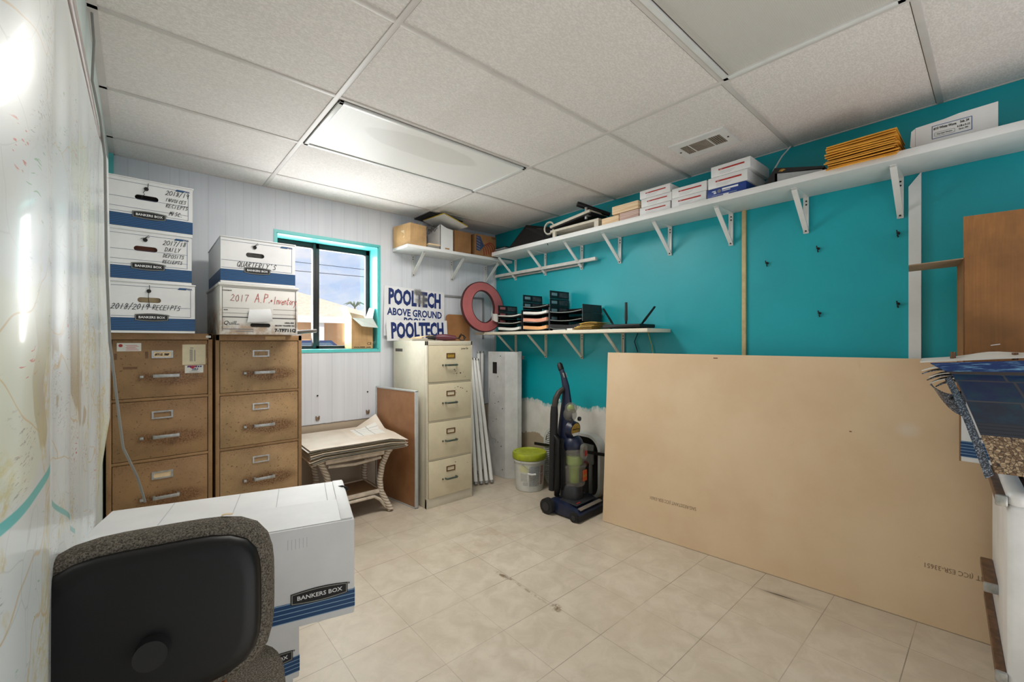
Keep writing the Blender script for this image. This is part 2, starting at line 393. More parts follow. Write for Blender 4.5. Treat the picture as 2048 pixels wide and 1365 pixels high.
def m_floor():
    n = NB('vinyl_floor_tiles'); x, y, z = n.sep()
    tx = n.math('DIVIDE', n.math('SUBTRACT', x, 2.458-0.3048*20), 0.3048); ty = n.math('DIVIDE', n.math('SUBTRACT', y, 1.773-0.3048*20), 0.3048)
    def seam(t, w):
        f = n.math('FRACT', t); return n.math('LESS_THAN', n.math('MINIMUM', f, n.math('SUBTRACT', 1.0, f)), w)
    cell = n.comb(n.math('FLOOR', tx), n.math('FLOOR', ty), 0.0); r = n.white(cell)
    marb = n.noise(9, 6, 0.65, None, 0.6); big = n.noise(1.3, 3)
    col = n.mix(n.ss(marb, 0.3, 0.7), rgb(194, 181, 162), rgb(210, 198, 180))
    col = n.mix(n.math('MULTIPLY', r, 0.16), col, rgb(188, 172, 152))
    col = n.mix(n.math('MULTIPLY', n.ss(big, 0.42, 0.75), 0.35), col, rgb(186, 168, 146))
    speck = n.ss(n.noise(150, 2), 0.70, 0.76); col = n.mix(n.math('MULTIPLY', speck, 0.55), col, rgb(140, 124, 104))
    scr = n.ss(n.noise(1.0, 2, 0.6, n.scale(n.obj, (120, 9, 1))), 0.70, 0.78)
    col = n.mix(n.math('MULTIPLY', scr, n.math('MULTIPLY', 0.35, n.ss(n.noise(3, 2), 0.45, 0.6))), col, rgb(120, 106, 90))
    vis = n.ss(n.noise(2.2, 2), 0.25, 0.7, 0.25, 1.0)
    s_ = n.math('MAXIMUM', n.math('MULTIPLY', seam(tx, 0.0045), 0.75), seam(ty, 0.0055))
    col = n.mix(n.math('MULTIPLY', n.math('MULTIPLY', s_, vis), 0.66), col, rgb(92, 76, 62))
    nz = n.noise(28, 4, 0.7); nm = n.ss(nz, 0.40, 0.58)
    yx = n.math('SUBTRACT', y, n.math('MULTIPLY', n.math('SUBTRACT', n.noise(6, 2), 0.5), 0.05)); xx = n.math('ADD', x, n.math('MULTIPLY', n.math('SUBTRACT', n.noise(5, 2), 0.5), 0.05))
    st = n.math('MAXIMUM', n.ell(xx, yx, 1.537, 1.42, 0.034, 0.036, 0.6), n.math('MAXIMUM', n.ell(xx, yx, 1.525, 1.80, 0.020, 0.095, 0.8), n.math('MULTIPLY', 0.6, n.ell(xx, yx, 1.53, 1.62, 0.014, 0.24, 0.9))))
    col = n.mix(n.math('MULTIPLY', st, n.math('MULTIPLY', nm, 0.85)), col, rgb(104, 80, 48))
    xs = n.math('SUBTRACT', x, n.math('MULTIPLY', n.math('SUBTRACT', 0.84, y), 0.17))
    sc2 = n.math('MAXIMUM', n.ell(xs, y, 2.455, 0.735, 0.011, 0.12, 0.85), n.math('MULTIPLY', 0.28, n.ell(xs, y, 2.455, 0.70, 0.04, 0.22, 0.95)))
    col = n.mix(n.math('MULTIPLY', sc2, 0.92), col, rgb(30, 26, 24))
    dirt = n.math('MULTIPLY', n.ell(x, y, 1.72, 2.2, 0.5, 0.45, 0.9), n.ss(n.noise(5, 5, 0.7), 0.4, 0.7))
    col = n.mix(n.math('MULTIPLY', dirt, 0.45), col, rgb(160, 134, 104))
    n.set(Base_Color=col, Roughness=n.ss(marb, 0.2, 0.8, 0.34, 0.5)).bump(n.math('MULTIPLY', s_, -1.0), 0.3, 0.001)
    return n.m
def m_ceiling():
    n = NB('textured_ceiling_tile'); x, y, z = n.sep()
    b1 = n.noise(1.0, 2, 0.5, n.scale(n.obj, (95, 190, 1))); b2 = n.noise(210, 2)
    h = n.math('ADD', b1, n.math('MULTIPLY', b2, 0.5))
    cell = n.comb(n.math('FLOOR', n.math('DIVIDE', n.math('ADD', x, 8.62), 1.2192)), n.math('FLOOR', n.math('DIVIDE', n.math('ADD', y, 8.354), 0.6096)), 0.0)
    r = n.white(cell)
    col = n.mix(r, rgb(230, 224, 221), rgb(238, 233, 230))
    col = n.mix(n.math('MULTIPLY', n.ss(h, 0.55, 0.9), 0.28), col, rgb(168, 163, 158))
    dust = n.ss(n.noise(2.2, 3), 0.5, 0.8); col = n.mix(n.math('MULTIPLY', dust, 0.12), col, rgb(170, 160, 150))
    n.set(Base_Color=col, Roughness=0.85, Specular_IOR_Level=0.2).bump(h, 0.55, 0.003)
    return n.m
M_grid = plain('ceiling_grid_white', (208, 202, 198), 0.5, var=0.03, sc=6)
M_teal_trim = plain('teal_gloss_trim', (92, 196, 194), 0.3, var=0.02)
M_winblack = plain('black_window_metal', (18, 17, 17), 0.45, var=0.0)

# ------------------------------------------------------------------ the room
XL, XR, YB, YF, ZC = -0.13, 2.86, 3.53, -1.5, 2.434
T = 0.12
WX0, WX1, WZ0, WZ1 = 0.775, 1.56, 1.232, 2.112       # window opening in the back wall
struct(MB().box(XL-T, XR+T, YF-T, YB+0.22, -0.1, 0.0).build('floor', m_floor(), smooth=False))
m_bw = m_backwall()
w = MB()
w.box(XL-T, WX0, YB, YB+0.22, 0, ZC+.1); w.box(WX1, XR+T, YB, YB+0.22, 0, ZC+.1)
w.box(WX0, WX1, YB, YB+0.22, 0, WZ0); w.box(WX0, WX1, YB, YB+0.22, WZ1, ZC+.1)
struct(w.build('wall_back', m_bw, smooth=False))
struct(MB().box(XR, XR+T, YF, YB, 0, ZC+.1).build('wall_right', m_rightwall(), smooth=False))
M_mint = plain('pale_mint_wall', (206, 218, 214), 0.6, var=0.03, sc=4)
struct(MB().box(XL-T, XL, YF, YB, 0, ZC+.1).build('wall_left', M_mint, smooth=False))
w = MB(); w.box(XL, 0.2, YF-T, YF, 0, ZC+.1); w.box(2.3, XR, YF-T, YF, 0, ZC+.1); w.box(0.2, 2.3, YF-T, YF, 2.15, ZC+.1)
struct(w.build('wall_front', plain('unseen_wall_dark', (92, 70, 52), 0.6, var=0.08, sc=5), smooth=False))  # unseen wall, coloured dark to cut bounce light from behind the camera
ceil = struct(MB().box(XL-T, XR+T, YF-T, YB+0.22, ZC, ZC+0.1).build('ceiling', m_ceiling(), smooth=False))
GX = [0.693, 1.912]; GY = [YF+0.01]+[1.40+0.6096*k for k in range(-4, 4)]
g = MB()
for x in GX: g.box(x-0.012, x+0.012, YF, YB, ZC-0.005, ZC+0.01, 0.002)
for y in GY: g.box(XL, XR, y-0.012, y+0.012, ZC-0.004, ZC+0.01, 0.002)
for a in ((XL, XL+0.028, YF, YB), (XR-0.006, XR, YF, YB), (XL, XR, YB-0.008, YB)): g.box(a[0], a[1], a[2], a[3], ZC-0.004, ZC+0.01)
struct(g.build('ceiling_grid', M_grid, ceil))
# dark seams beside the bars
g = MB(); M_gap = plain('tile_gap', (84, 76, 70), 0.9, var=0.0)
for x in GX: g.box(x+0.012, x+0.0145, YF, YB, ZC-0.0006, ZC+0.01)
for y in GY[1:]: g.box(XL+0.03, XR, y+0.012, y+0.0145, ZC-0.0006, ZC+0.01)
struct(g.build('tile_gap', M_gap, ceil))

# corner strips
struct(MB().box(XL, XL+0.022, YB-0.03, YB, 1.9, ZC-0.005).build('trim_1', M_teal_trim, smooth=False))
struct(MB().box(XR-0.03, XR, YB-0.022, YB, 0.0, 2.09, 0.004).build('trim_2', plain('trim_white', (212, 214, 216), 0.5), smooth=False))

# window
win = struct(MB().ring([(WX0-0.02, WZ0-0.02), (WX1+0.02, WZ0-0.02), (WX1+0.02, WZ1+0.02), (WX0-0.02, WZ1+0.02)],
                       [(WX0, WZ0), (WX1, WZ0), (WX1, WZ1), (WX0, WZ1)], YB-0.006, YB+0.004).build('window_1', M_teal_trim, smooth=False))
r_ = MB(); e = 0.006
r_.box(WX0, WX0+e, YB, YB+0.2, WZ0, WZ1); r_.box(WX1-e, WX1, YB, YB+0.2, WZ0, WZ1)
r_.box(WX0, WX1, YB, YB+0.2, WZ1-e, WZ1); r_.box(WX0, WX1, YB, YB+0.2, WZ0, WZ0+e)
struct(r_.build('reveal', M_teal_trim, win, smooth=False))
f = MB(); y0, y1 = YB+0.165, YB+0.2; x0, x1, z0, z1 = WX0+e, WX1-e, WZ0+e, WZ1-e
f.box(x0, x0+.035, y0, y1, z0, z1, .003); f.box(x1-.035, x1, y0, y1, z0, z1, .003)
f.box(x0, x1, y0, y1, z0, z0+.028, .003); f.box(x0, x1, y0, y1, z1-.045, z1, .003)
f.box(1.075, 1.1, y0-.012, y1, z0, z1, .003); f.box(1.1, 1.128, y0, y1, z0, z1, .003)
struct(f.build('window_frame', M_winblack, win))
gl = NB('window_glass'); tr = gl.nt.nodes.new('ShaderNodeBsdfTransparent'); gs = gl.nt.nodes.new('ShaderNodeBsdfGlossy'); mx = gl.nt.nodes.new('ShaderNodeMixShader')
gs.inputs['Roughness'].default_value = 0.02; mx.inputs[0].default_value = 0.05
gl.nt.links.new(tr.outputs[0], mx.inputs[1]); gl.nt.links.new(gs.outputs[0], mx.inputs[2]); gl.nt.links.new(mx.outputs[0], gl.out.inputs[0])
M_glass = gl.m
struct(MB().box(x0+.03, 1.08, y1-.02, y1-.016, z0+.02, z1-.03).box(1.12, x1-.03, y1-.012, y1-.008, z0+.02, z1-.03).build('pane', M_glass, win, smooth=False))

# ------------------------------------------------------------------ outside the window
struct(MB().box(-30, 60, YB+0.22, 70, -0.25, -0.1).build('ground', plain('pale_pavement', (206, 200, 190), 0.8, var=0.06, sc=0.6), smooth=False))
bld = thing('house', 'peach stucco building with pale hip roof seen through the window', 'building', (6, 25, -0.1))
M_peach = plain('peach_stucco', (226, 186, 146), 0.8, var=0.04, sc=1.0)
MB().box(-6, 1.45, 0, 9, 0, 2.5).box(1.45, 4.6, 1.2, 9, 0, 2.5).build('house_wall', M_peach, bld, smooth=False)
M_shingle = plain('pale_shingles', (222, 206, 186), 0.8, var=0.1, sc=6)
rf = MB(); rf.faces([(-7, -.7, 2.72), (5.4, -.7, 2.72), (5.4, 9.7, 2.72), (-7, 9.7, 2.72), (-3, 4.5, 4.9), (0.3, 4.5, 4.9)],
                    [(0, 1, 5, 4), (1, 2, 5), (2, 3, 4, 5), (3, 0, 4), (3, 2, 1, 0)])
rf.build('roof', M_shingle, bld, smooth=False)
M_fascia = plain('white_fascia', (236, 236, 238), 0.6, var=0.0)
MB().box(-7, 5.4, -.74, -.6, 2.4, 2.74).build('fascia', M_fascia, bld, smooth=False)
for x in (1.55, 4.3): MB().box(x-.17, x+.17, -.55, -.2, 0, 2.5, .02).build('porch_column', M_fascia, bld)
M_wglass = plain('far_window_glass', (92, 112, 132), 0.15, var=0.0)
for x in (-1.1, 0.05, -3.2):
    q = MB().box(x, x+.62, -.04, .02, .85, 1.75).build('window', M_fascia, bld, smooth=False)
    MB().box(x+.05, x+.57, -.06, .02, .9, 1.7).build('pane', M_wglass, q, smooth=False)
q = MB().box(1.5, 2.1, 1.1, 1.24, 0, 1.9).build('door', M_wglass, bld, smooth=False)
car = thing('car', 'dark blue parked car outside the window', 'car', (3.15, 12.5, -0.1), 0.2)
M_carblue = plain('dark_blue_paint', (44, 62, 108), 0.25, var=0.0, coat=0.6)
MB().prism([(-2.1, .35), (2.1, .35), (2.15, .75), (1.2, .95), (.6, 1.42), (-1.2, 1.42), (-1.8, .98), (-2.15, .9)], -.85, .85, 'y').build('car_body', M_carblue, car)
MB().prism([(-1.55, .98), (1.1, .98), (.55, 1.36), (-1.15, 1.36)], -.86, .86, 'y').build('car_windows', M_wglass, car)
for x in (-1.35, 1.35):
    for y in (-.86, .70): MB().cyl((x, y, .33), (x, y+.16, .33), .33, n=20).build('wheel', M_blackdull, car)
pt = thing('palm_tree', 'thin distant palm beyond the roof outside the window', 'tree', (15.3, 40, -.1))
MB().tube([(0, 0, 0), (.15, 0, 2.5), (.1, 0, 4.6)], [.16, .12, .09], 8).build('trunk', plain('palm_trunk', (140, 128, 112), 0.9), pt)
fr = MB()
for k in range(9):
    a = k*2*PI/9
    fr.tube([(.1, 0, 4.6), (.1+.5*math.cos(a), .5*math.sin(a), 5.05), (.1+1.05*math.cos(a), 1.05*math.sin(a), 4.8)], [.05, .07, .01], 5)
fr.build('frond', plain('palm_frond', (126, 140, 120), 0.8), pt)
for k, (z, lb) in enumerate(((4.75, 'upper power line crossing the sky outside the window'), (4.1, 'lower power line crossing the sky outside the window'))):
    tag(MB().tube([(-20+4*i, 20-.3*i*(k+.3), z-.02*i+0.006*(i-6)**2) for i in range(14)], .012, 6).build('power_line', M_blackdull), lb, 'cable', 'power lines outside')

# ------------------------------------------------------------------ ceiling fixtures
def m_diffuser(name, c, stain):
    n = NB(name); x, y, z = n.sep()
    a = n.math('SINE', n.math('MULTIPLY', n.math('ADD', x, y), 520)); b = n.math('SINE', n.math('MULTIPLY', n.math('SUBTRACT', x, y), 520))
    h = n.math('MULTIPLY', a, b)
    st = n.math('ADD', n.ell(n.math('ADD', x, n.math('MULTIPLY', n.noise(5, 3), .08)), n.math('ADD', y, n.math('MULTIPLY', n.noise(6, 3), .05)), 0.0, -0.08, 0.38, 0.12, 0.12), 0.0)
    col = n.mix(n.math('MULTIPLY', n.ss(h, -.6, .8), 0.16), rgb(*c), rgb(*(q*.76 for q in c)))
    col = n.mix(n.math('MULTIPLY', st, 0.2*stain), col, rgb(160, 152, 142))
    n.set(Base_Color=col, Roughness=0.35).bump(h, 0.25, 0.002)
    return n.m
M_diff = m_diffuser('prismatic_diffuser', (236, 234, 230), 1.0); M_diff2 = m_diffuser('greyed_diffuser', (204, 200, 194), 0.0)
def troffer(cx, cy, label, drop, dm):
    t = thing('ceiling_light', label, 'ceiling light', (cx, cy, ZC), 0, 'flush ceiling light panels')
    w, d = 1.19/2, 0.58/2
    f = MB(); s = 0.022
    f.box(-w, w, -d, -d+s, -0.012, 0.002, .002); f.box(-w, w, d-s, d, -0.012, 0.002, .002)
    f.box(-w, -w+s, -d, d, -0.012, 0.002, .002); f.box(w-s, w, -d, d, -0.012, 0.002, .002)
    f.build('frame', M_white_metal, t)
    MB().box(-w+.015, w-.015, -d+.015, d-.015, -0.006+drop, 0.001).build('diffuser', dm, t, smooth=False)
    g = MB(); g.box(-w-.003, w+.003, d, d+.0045, -.002, .001).box(-w-.003, w+.003, -d-.0045, -d, -.002, .001).box(-w+s, w-s, d-s-.004, d-s, -.0062+drop, .0).box(-w+s, w-s, -d+s, -d+s+.004, -.0062+drop, .0)
    g.box(-w-.0045, -w, -d, d, -.002, .001)
    g.build('shadow_gap', M_gap, t, smooth=False)
    return t
troffer(1.305, 2.318, 'flush ceiling light panel with a greyish stain, near the window', 0.0, M_diff)
troffer(1.305, 0.488, 'flush ceiling light panel with hinged white frame, nearer the teal wall shelf end', 0.003, M_diff2)

v = thing('air_vent', 'white ceiling air vent with three louvre sections above teal shelf', 'air vent', (2.43, 1.11, ZC))
MB().ring([(-.115, -.155), (.115, -.155), (.115, .155), (-.115, .155)], [(-.06, -.112), (.06, -.112), (.06, .112), (-.06, .112)], -.009, 0.0, 'z').build('frame', M_white_metal, v, smooth=False)
MB().box(-.062, .062, -.114, .114, -.002, .001).build('duct_opening', M_dark, v, smooth=False)
s_ = MB()
M_louvre = plain('dusty_louvre', (150, 140, 126), 0.6, var=0.1)
for k in range(11):
    x = -.054+.0108*k
    s_.box(x, x+.005, -.04, .06, -.008, -.001)
for k in range(6):
    y = -.108+.011*k; s_.box(-.06, .06, y, y+.005, -.008, -.001)
for k in range(5):
    y = .066+.010*k; s_.box(-.06, .06, y, y+.0055, -.008, -.001)
s_.build('louvres', M_louvre, v, smooth=False)
d_ = MB(); d_.box(-.062, .062, -.046, -.041, -.01, -.001).box(-.062, .062, .06, .065, -.01, -.001).build('divider', M_white_metal, v, smooth=False)
for y in (-.135, .135): MB().cyl((.0, y, -.012), (.0, y, -.006), .005, n=10).build('screw', M_blackdull, v)

# ------------------------------------------------------------------ shelves and brackets
M_shelf = plain('white_melamine', (222, 223, 222), 0.42, var=0.03, sc=5)
M_shelf_old = plain('aged_melamine', (226, 216, 196), 0.45, var=0.04, sc=5)
SHZ = 2.155
tag(MB().box(2.56, XR-.003, -1.1, 3.215, 2.12, SHZ, .002).build('wall_shelf', M_shelf), 'long white shelf high along the teal wall', 'shelf', 'white wall shelves')
tag(MB().box(1.69, XR-.003, 3.25, YB-.003, 2.092, 2.118, .002).build('wall_shelf', M_shelf), 'short white shelf high on the white panelled wall', 'shelf', 'white wall shelves')
tag(MB().box(2.55, XR-.003, 1.54, 3.47, 1.365, 1.39, .002).build('wall_shelf', M_shelf_old), 'low cream-edged shelf holding paper trays on the teal wall', 'shelf', 'white wall shelves')

def bracket(loc, rz, h, reach, label, group, mat):
    """local: wall at y=0, arm towards -y, top at z=0"""
    t = thing('shelf_bracket', label, 'bracket', loc, rz, group)
    w = .0125
    MB().box(-w, w, -.003, 0, -h, 0, .001).box(-w, -w+.002, -.012, 0, -h, 0).box(w-.002, w, -.012, 0, -h, 0).build('wall_leg', mat, t, smooth=False)
    MB().box(-w, w, -reach, 0, -.003, 0, .001).build('shelf_arm', mat, t, smooth=False)
    m = MB(); a = Vector((0, -reach+.012, -.006)); b = Vector((0, -.006, -h+.012)); d = (b-a).normalized(); nrm = Vector((0, d.z, -d.y))
    c = []
    for p in (a, b):
        for sx, sn in ((-1, -1), (1, -1), (1, 1), (-1, 1)): c.append(p+Vector((sx*w, 0, 0))+nrm*(sn*.004))
    m.hexa([tuple(q) for q in c]).build('brace', mat, t, smooth=False)
    q = b-d*.006-nrm*.0045 if nrm.y > 0 else b-d*.006+nrm*.0045
    MB().tube([(0, -.005, -.022), (0, -.003, -.022)], .0045, 8).build('screw', M_blackdull, t)
    MB().tube([(0, -.005, -.042), (0, -.003, -.042)], .0045, 8).build('screw', M_blackdull, t)
    MB().ball(q, .005, u=8, v=6).build('screw', M_blackdull, t)
M_brk = plain('white_bracket', (226, 226, 224), 0.4, var=0.02)
M_brk2 = plain('cream_bracket', (222, 214, 198), 0.45, var=0.03)
up_y = [3.195, 2.779, 2.345, 1.963, 1.543, 1.127, .719, .321]
up_l = ['first, beside the panelled wall corner', 'second from the panelled wall', 'third from the panelled wall', 'fourth from the panelled wall, below the cream envelope bundles',
        'fifth from the panelled wall, below paper reams', 'sixth from the panelled wall, by the wood strip', 'seventh from the panelled wall, below the black binder', 'eighth from the panelled wall, just under the orange envelopes']
for y, l in zip(up_y, up_l): bracket((XR-.002, y, 2.12), -PI/2, .205, .235, 'white bracket of the long shelf, '+l, 'brackets under the long upper shelf', M_brk)
for x, l in zip((1.89, 2.307, 2.728), ('outermost, under the opened cardboard box', 'middle, under the white box', 'innermost, above the pink ring')):
    bracket((x, YB-.002, 2.092), 0, .198, .22, 'white bracket of the short shelf, '+l, 'brackets under the short upper shelf', M_brk)
for y, l in zip((3.19, 2.772, 2.345, 1.935), ('behind the standing light housing', 'second from the panelled wall', 'third from the panelled wall, above the vacuum', 'fourth, cut off by the leaning drywall')):
    bracket((XR-.002, y, 1.365), -PI/2, .215, .245, 'cream bracket of the low shelf, '+l, 'brackets under the low shelf', M_brk2)

# loose trims lying in the first three brackets
M_trimmetal = plain('grey_white_trim', (206, 202, 196), 0.4, var=0.06)
tag(MB().box(2.795, 2.825, 2.16, 3.46, 1.962, 1.99, .002).build('metal_trim', M_trimmetal), 'white metal trim strip lying across the first three shelf brackets', 'trim strip')
tag(MB().box(2.828, 2.85, 2.32, 3.42, 1.945, 1.96, .002).build('metal_trim', plain('dull_trim', (168, 160, 154), 0.5)), 'thinner dull grey strip tucked under the white trim strip', 'trim strip')

# wood strip and post on the teal wall
tag(MB().box(XR-.014, XR-.001, 1.037, 1.06, 1.1, 2.12, .001).build('wood_strip', plain('raw_pine', (196, 176, 128), 0.6, var=0.08, sc=18)), 'thin raw wood strip upright on the teal wall', 'batten')
tag(MB().prism([(.245, 1.20), (.29, 1.20), (.29, 2.06), (.245, 2.12)], XR-.02, XR-.001, 'x').build('wall_post', M_shelf, smooth=False), 'white upright board with slanted top on the teal wall', 'post')
# anchors in the teal wall
for k, (y, z, l) in enumerate(((.919, 1.774, 'dark wall hook just right of the wood strip'), (.662, 1.82, 'dark wall hook below the seventh bracket'), (.329, 1.843, 'dark wall hook below the eighth bracket'),
                  (.655, 1.459, 'lower dark wall hook midway between wood strip and white post'), (.329, 1.49, 'lower dark wall hook beside the white post'))):
    m = MB(); m.cyl((0, 0, 0), (-.012, 0, 0), .007, n=8).tube([(-.01, 0, .0), (-.02, 0.002, -.004), (-.022, .004, .014)], .003, 6).tube([(-.004, .004, -.008), (-.008, .0, -.02)], .003, 6)
    o = m.build('wall_hook', M_blackdull, None, (XR-.0005, y, z)); tag(o, l, 'hook', 'hooks in the teal wall')
# white cable in the ceiling corner
tag(MB().tube([(2.84, .79, ZC-.002), (2.82, .83, 2.38), (2.80, .87, 2.30), (2.79, .875, 2.22)], .004, 8).build('ceiling_cable', M_white_plastic), 'thin white cable dropping from the ceiling behind the paper reams', 'cable')

# raceway on the back wall
M_grey = plain('grey_raceway', (142, 142, 142), 0.5, var=0.04)
t = thing('cable_raceway', 'grey cable raceway on the panelled wall behind the pink ring', 'raceway', (2.222, YB-.001, 1.742))
MB().box(0, .478, -.014, 0, -.009, .009, .002).build('duct', M_grey, t)
MB().box(.461, .478, -.0145, -.0, -.42, .009, .002).build('drop_duct', M_grey, t)

# small fixings under the window
for x, z, l in ((1.063, .874, 'small black screw in the white panel, upper left of the pair'), (1.466, .873, 'small black screw in the white panel near the brown board')):
    tag(MB().cyl((0, 0, 0), (0, -.006, 0), .006, n=10).build('wall_screw', M_blackdull, None, (x, YB-.0005, z)), l, 'screw', 'screws under the window')
for x, z, l in ((1.063, .693, 'small metal clip on the white panel near the rusty cabinet'), (1.466, .70, 'small metal clip on the white panel near the brown board')):
    m = MB().box(-.012, .012, -.008, 0, -.014, .012, .002).box(-.014, -.008, -.012, 0, -.004, .02).box(.008, .014, -.012, 0, -.004, .02)
    tag(m.build('mirror_clip', plain('brass_clip', (136, 112, 88), 0.45, 0.5), None, (x, YB-.0005, z)), l, 'clip', 'clips under the window')

# ------------------------------------------------------------------ filing cabinets
def m_cab(name, c, rust, seed, face=False, hx=0.02, hz=-.04, mot=.86):
    n = NB(name); x, y, z = n.sep()
    p = n.scale(n.obj, 1.0); off = n.nt.nodes.new('ShaderNodeVectorMath'); off.operation = 'ADD'
    oi = n.nt.nodes.new('ShaderNodeObjectInfo')
    n.put(off.inputs[0], n.obj); n.put(off.inputs[1], n.scale(oi.outputs['Location'], 3.1)); P = off.outputs[0]
    rnd = oi.outputs['Random']
    wash = n.noise(6, 5, 0.65, P)
    col = n.mix(n.ss(wash, 0.3, 0.72), rgb(*c), rgb(*(q*mot for q in c)))
    R1 = rgb(118, 70, 30); R2 = rgb(74, 42, 20)
    speck = n.ss(n.noise(95, 3, 0.7, P), 0.63-.02*rust, 0.68)
    if face:
        halo = n.ell(x, z, hx+.04, hz-.012, 0.19, 0.06, 0.95)
        halo = n.math('ADD', n.math('MULTIPLY', halo, 1.8, None, True), n.math('MULTIPLY', n.ell(x, z, -.075, hz, .05, .045, .95), .8))
        top = n.ss(n.math('ADD', z, n.math('MULTIPLY', n.noise(8, 3, .6, P), .06)), 0.10, 0.19)
        zone = n.math('MAXIMUM', halo, n.math('MULTIPLY', top, 0.55))
        grain = n.ss(n.noise(130, 4, 0.8, P), 0.40, 0.60)
        amt = n.math('MULTIPLY', n.math('MULTIPLY', zone, n.math('ADD', n.math('MULTIPLY', grain, .75), .25)), rust)
        col = n.mix(amt, col, n.mix(n.noise(40, 3, .6, P), R1, R2))
    else:
        zone = n.ss(n.noise(5, 4, 0.7, P), 0.45, 0.7)
        col = n.mix(n.math('MULTIPLY', n.math('MULTIPLY', zone, n.ss(n.noise(60, 4, .8, P), .35, .65)), 0.6*rust), col, R1)
    col = n.mix(n.math('MULTIPLY', speck, 0.8*rust), col, R2)
    n.set(Base_Color=col, Roughness=n.ss(wash, .3, .7, .40, .58)).bump(n.noise(220, 2), 0.1, .001)
    return n.m
M_tan_body = m_cab('tan_cabinet_paint', (158, 122, 82), 0.85, 1); M_tan_face = m_cab('tan_drawer_paint', (160, 124, 84), 0.95, 2, True)
M_tan_face2 = m_cab('lighter_tan_drawer_paint', (180, 146, 104), 1.0, 2, True)
M_beige_body = m_cab('beige_cabinet_paint', (212, 204, 184), 0.10, 3, mot=.95); M_beige_face = m_cab('beige_drawer_paint', (216, 204, 174), 0.06, 4, True, mot=.95)
M_bronze = plain('bronze_frame', (104, 72, 44), 0.45, 0.3, var=0.1, sc=60)
M_steel_old = plain('dull_green_steel', (92, 104, 96), 0.4, 0.6, var=0.1, sc=60)
M_gold = plain('gold_card', (176, 140, 52), 0.5, var=0.15, sc=60)
def file_cabinet(label, loc, W, D, H, body, face, kind, cards):
    """front faces -y, origin at the front left foot"""
    t = thing('filing_cabinet', label, 'filing cabinet', loc)
    st, tp, bs, rl = (.020, .034, .05, .014) if kind == 'tan' else (.014, .035, .075, .012)
    dh = (H-tp-bs-3*rl)/4
    b = MB(); b.box(0, W, .022, D, 0, H, .004)
    b.box(0, st, 0, .03, 0, H, .002); b.box(W-st, W, 0, .03, 0, H, .002); b.box(0, W, 0, .03, H-tp, H, .002); b.box(0, W, 0.002, .03, 0, bs, .002)
    for k in range(3):
        z = bs+dh*(k+1)+rl*k; b.box(st, W-st, .002, .03, z, z+rl, .001)
    b.build('case', body, t)
    MB().box(st, W-st, .02, .024, bs, H-tp).build('drawer_gap', M_dark, t, smooth=False)
    for k in range(4):                                   # from the top down
        z0 = bs+(dh+rl)*(3-k); zc = z0+dh/2; hw = (W-2*st)/2-.002
        d = MB().box(-hw, hw, 0.0, .021, -dh/2+.002, dh/2-.002, .003).build('drawer', face, t, (W/2, .003 if kind == 'tan' else -.006, zc))
        fr = M_chrome if kind == 'tan' else M_bronze
        lx, lz = (.0, .075) if kind == 'tan' else (.0, .062)
        lw, lh = (.044, .020) if kind == 'tan' else (.041, .021)
        MB().ring([(lx-lw, lz-lh), (lx+lw, lz-lh), (lx+lw, lz+lh), (lx-lw, lz+lh)], [(lx-lw+.008, lz-lh+.007), (lx+lw-.008, lz-lh+.007), (lx+lw-.008, lz+lh-.007), (lx-lw+.008, lz+lh-.007)], -.004, 0.0).build('label_holder', fr, d, smooth=False)
        if cards[k]:
            q = MB().box(lx-lw+.008, lx+lw-.008, -.0012, 0, lz-lh+.007, lz+lh-.007).build('label_card', cards[k][0], d, smooth=False)
            if cards[k][1]: hand('lettering', cards[k][1], .010, M_ink, d, (lx-.031, -.0016, lz-.006), w=0.00216, seed=4, sx=.5, space=.55)
        if kind == 'tan':
            hx, hz = .015, -.038
            h = MB(); h.box(hx-.055, hx+.055, -.034, -.026, hz-.009, hz+.009, .003); h.box(hx-.056, hx-.044, -.03, 0, hz-.008, hz+.008, .002); h.box(hx+.044, hx+.056, -.03, 0, hz-.008, hz+.008, .002)
            h.build('handle', M_chrome, d)
            MB().box(-.092, -.076, -.02, 0, hz-.009, hz+.005, .003).build('latch_button', M_chrome, d)
        else:
            hx, hz = .0, -.012
            h = MB(); h.tube([(hx-.05, 0, hz), (hx-.05, -.02, hz), (hx-.044, -.026, hz), (hx+.044, -.026, hz), (hx+.05, -.02, hz), (hx+.05, 0, hz)], .0075, 8)
            h.build('handle', M_steel_old, d)
            MB().cyl((-.075, 0, hz), (-.075, -.006, hz), .007, n=12).build('lock', M_steel_old, d)
        if kind == 'beige':
            rnd = random.Random(k+11); m = MB(); n_ = (9, 7, 0, 2)[k]
            for _ in range(n_):
                x = rnd.uniform(.03, .17); z = rnd.uniform(-.12, -.05) if k == 0 else rnd.uniform(.06, .12); s = rnd.uniform(.002, .006)
                m.box(x-s, x+s, -.0005, .0003, z-s*.5, z+s*.6)
            if n_: m.build('chipped_paint', M_blackdull, d, smooth=False)
    return t
c1 = file_cabinet('rusty tan filing cabinet with stickers, under the three-box stack', (-.118, 2.92, 0), .435, .60, 1.345, M_tan_body, M_tan_face, 'tan', [(M_cream, 'OFFICE SHOP'), None, (M_cream, ''), None])
c2 = file_cabinet('rusty tan filing cabinet with blotchy drawers, next to the window', (.332, 2.93, 0), .455, .59, 1.340, M_tan_body, M_tan_face2, 'tan', [None, None, None, None])
c3 = file_cabinet('beige filing cabinet with brown label frames beside the brown board', (1.678, 2.911, 0), .432, .57, 1.304, M_beige_body, M_beige_face, 'beige', [(M_gold, ''), None, None, None])
for c in (c1, c2, c3): c['group'] = 'four-drawer filing cabinets'
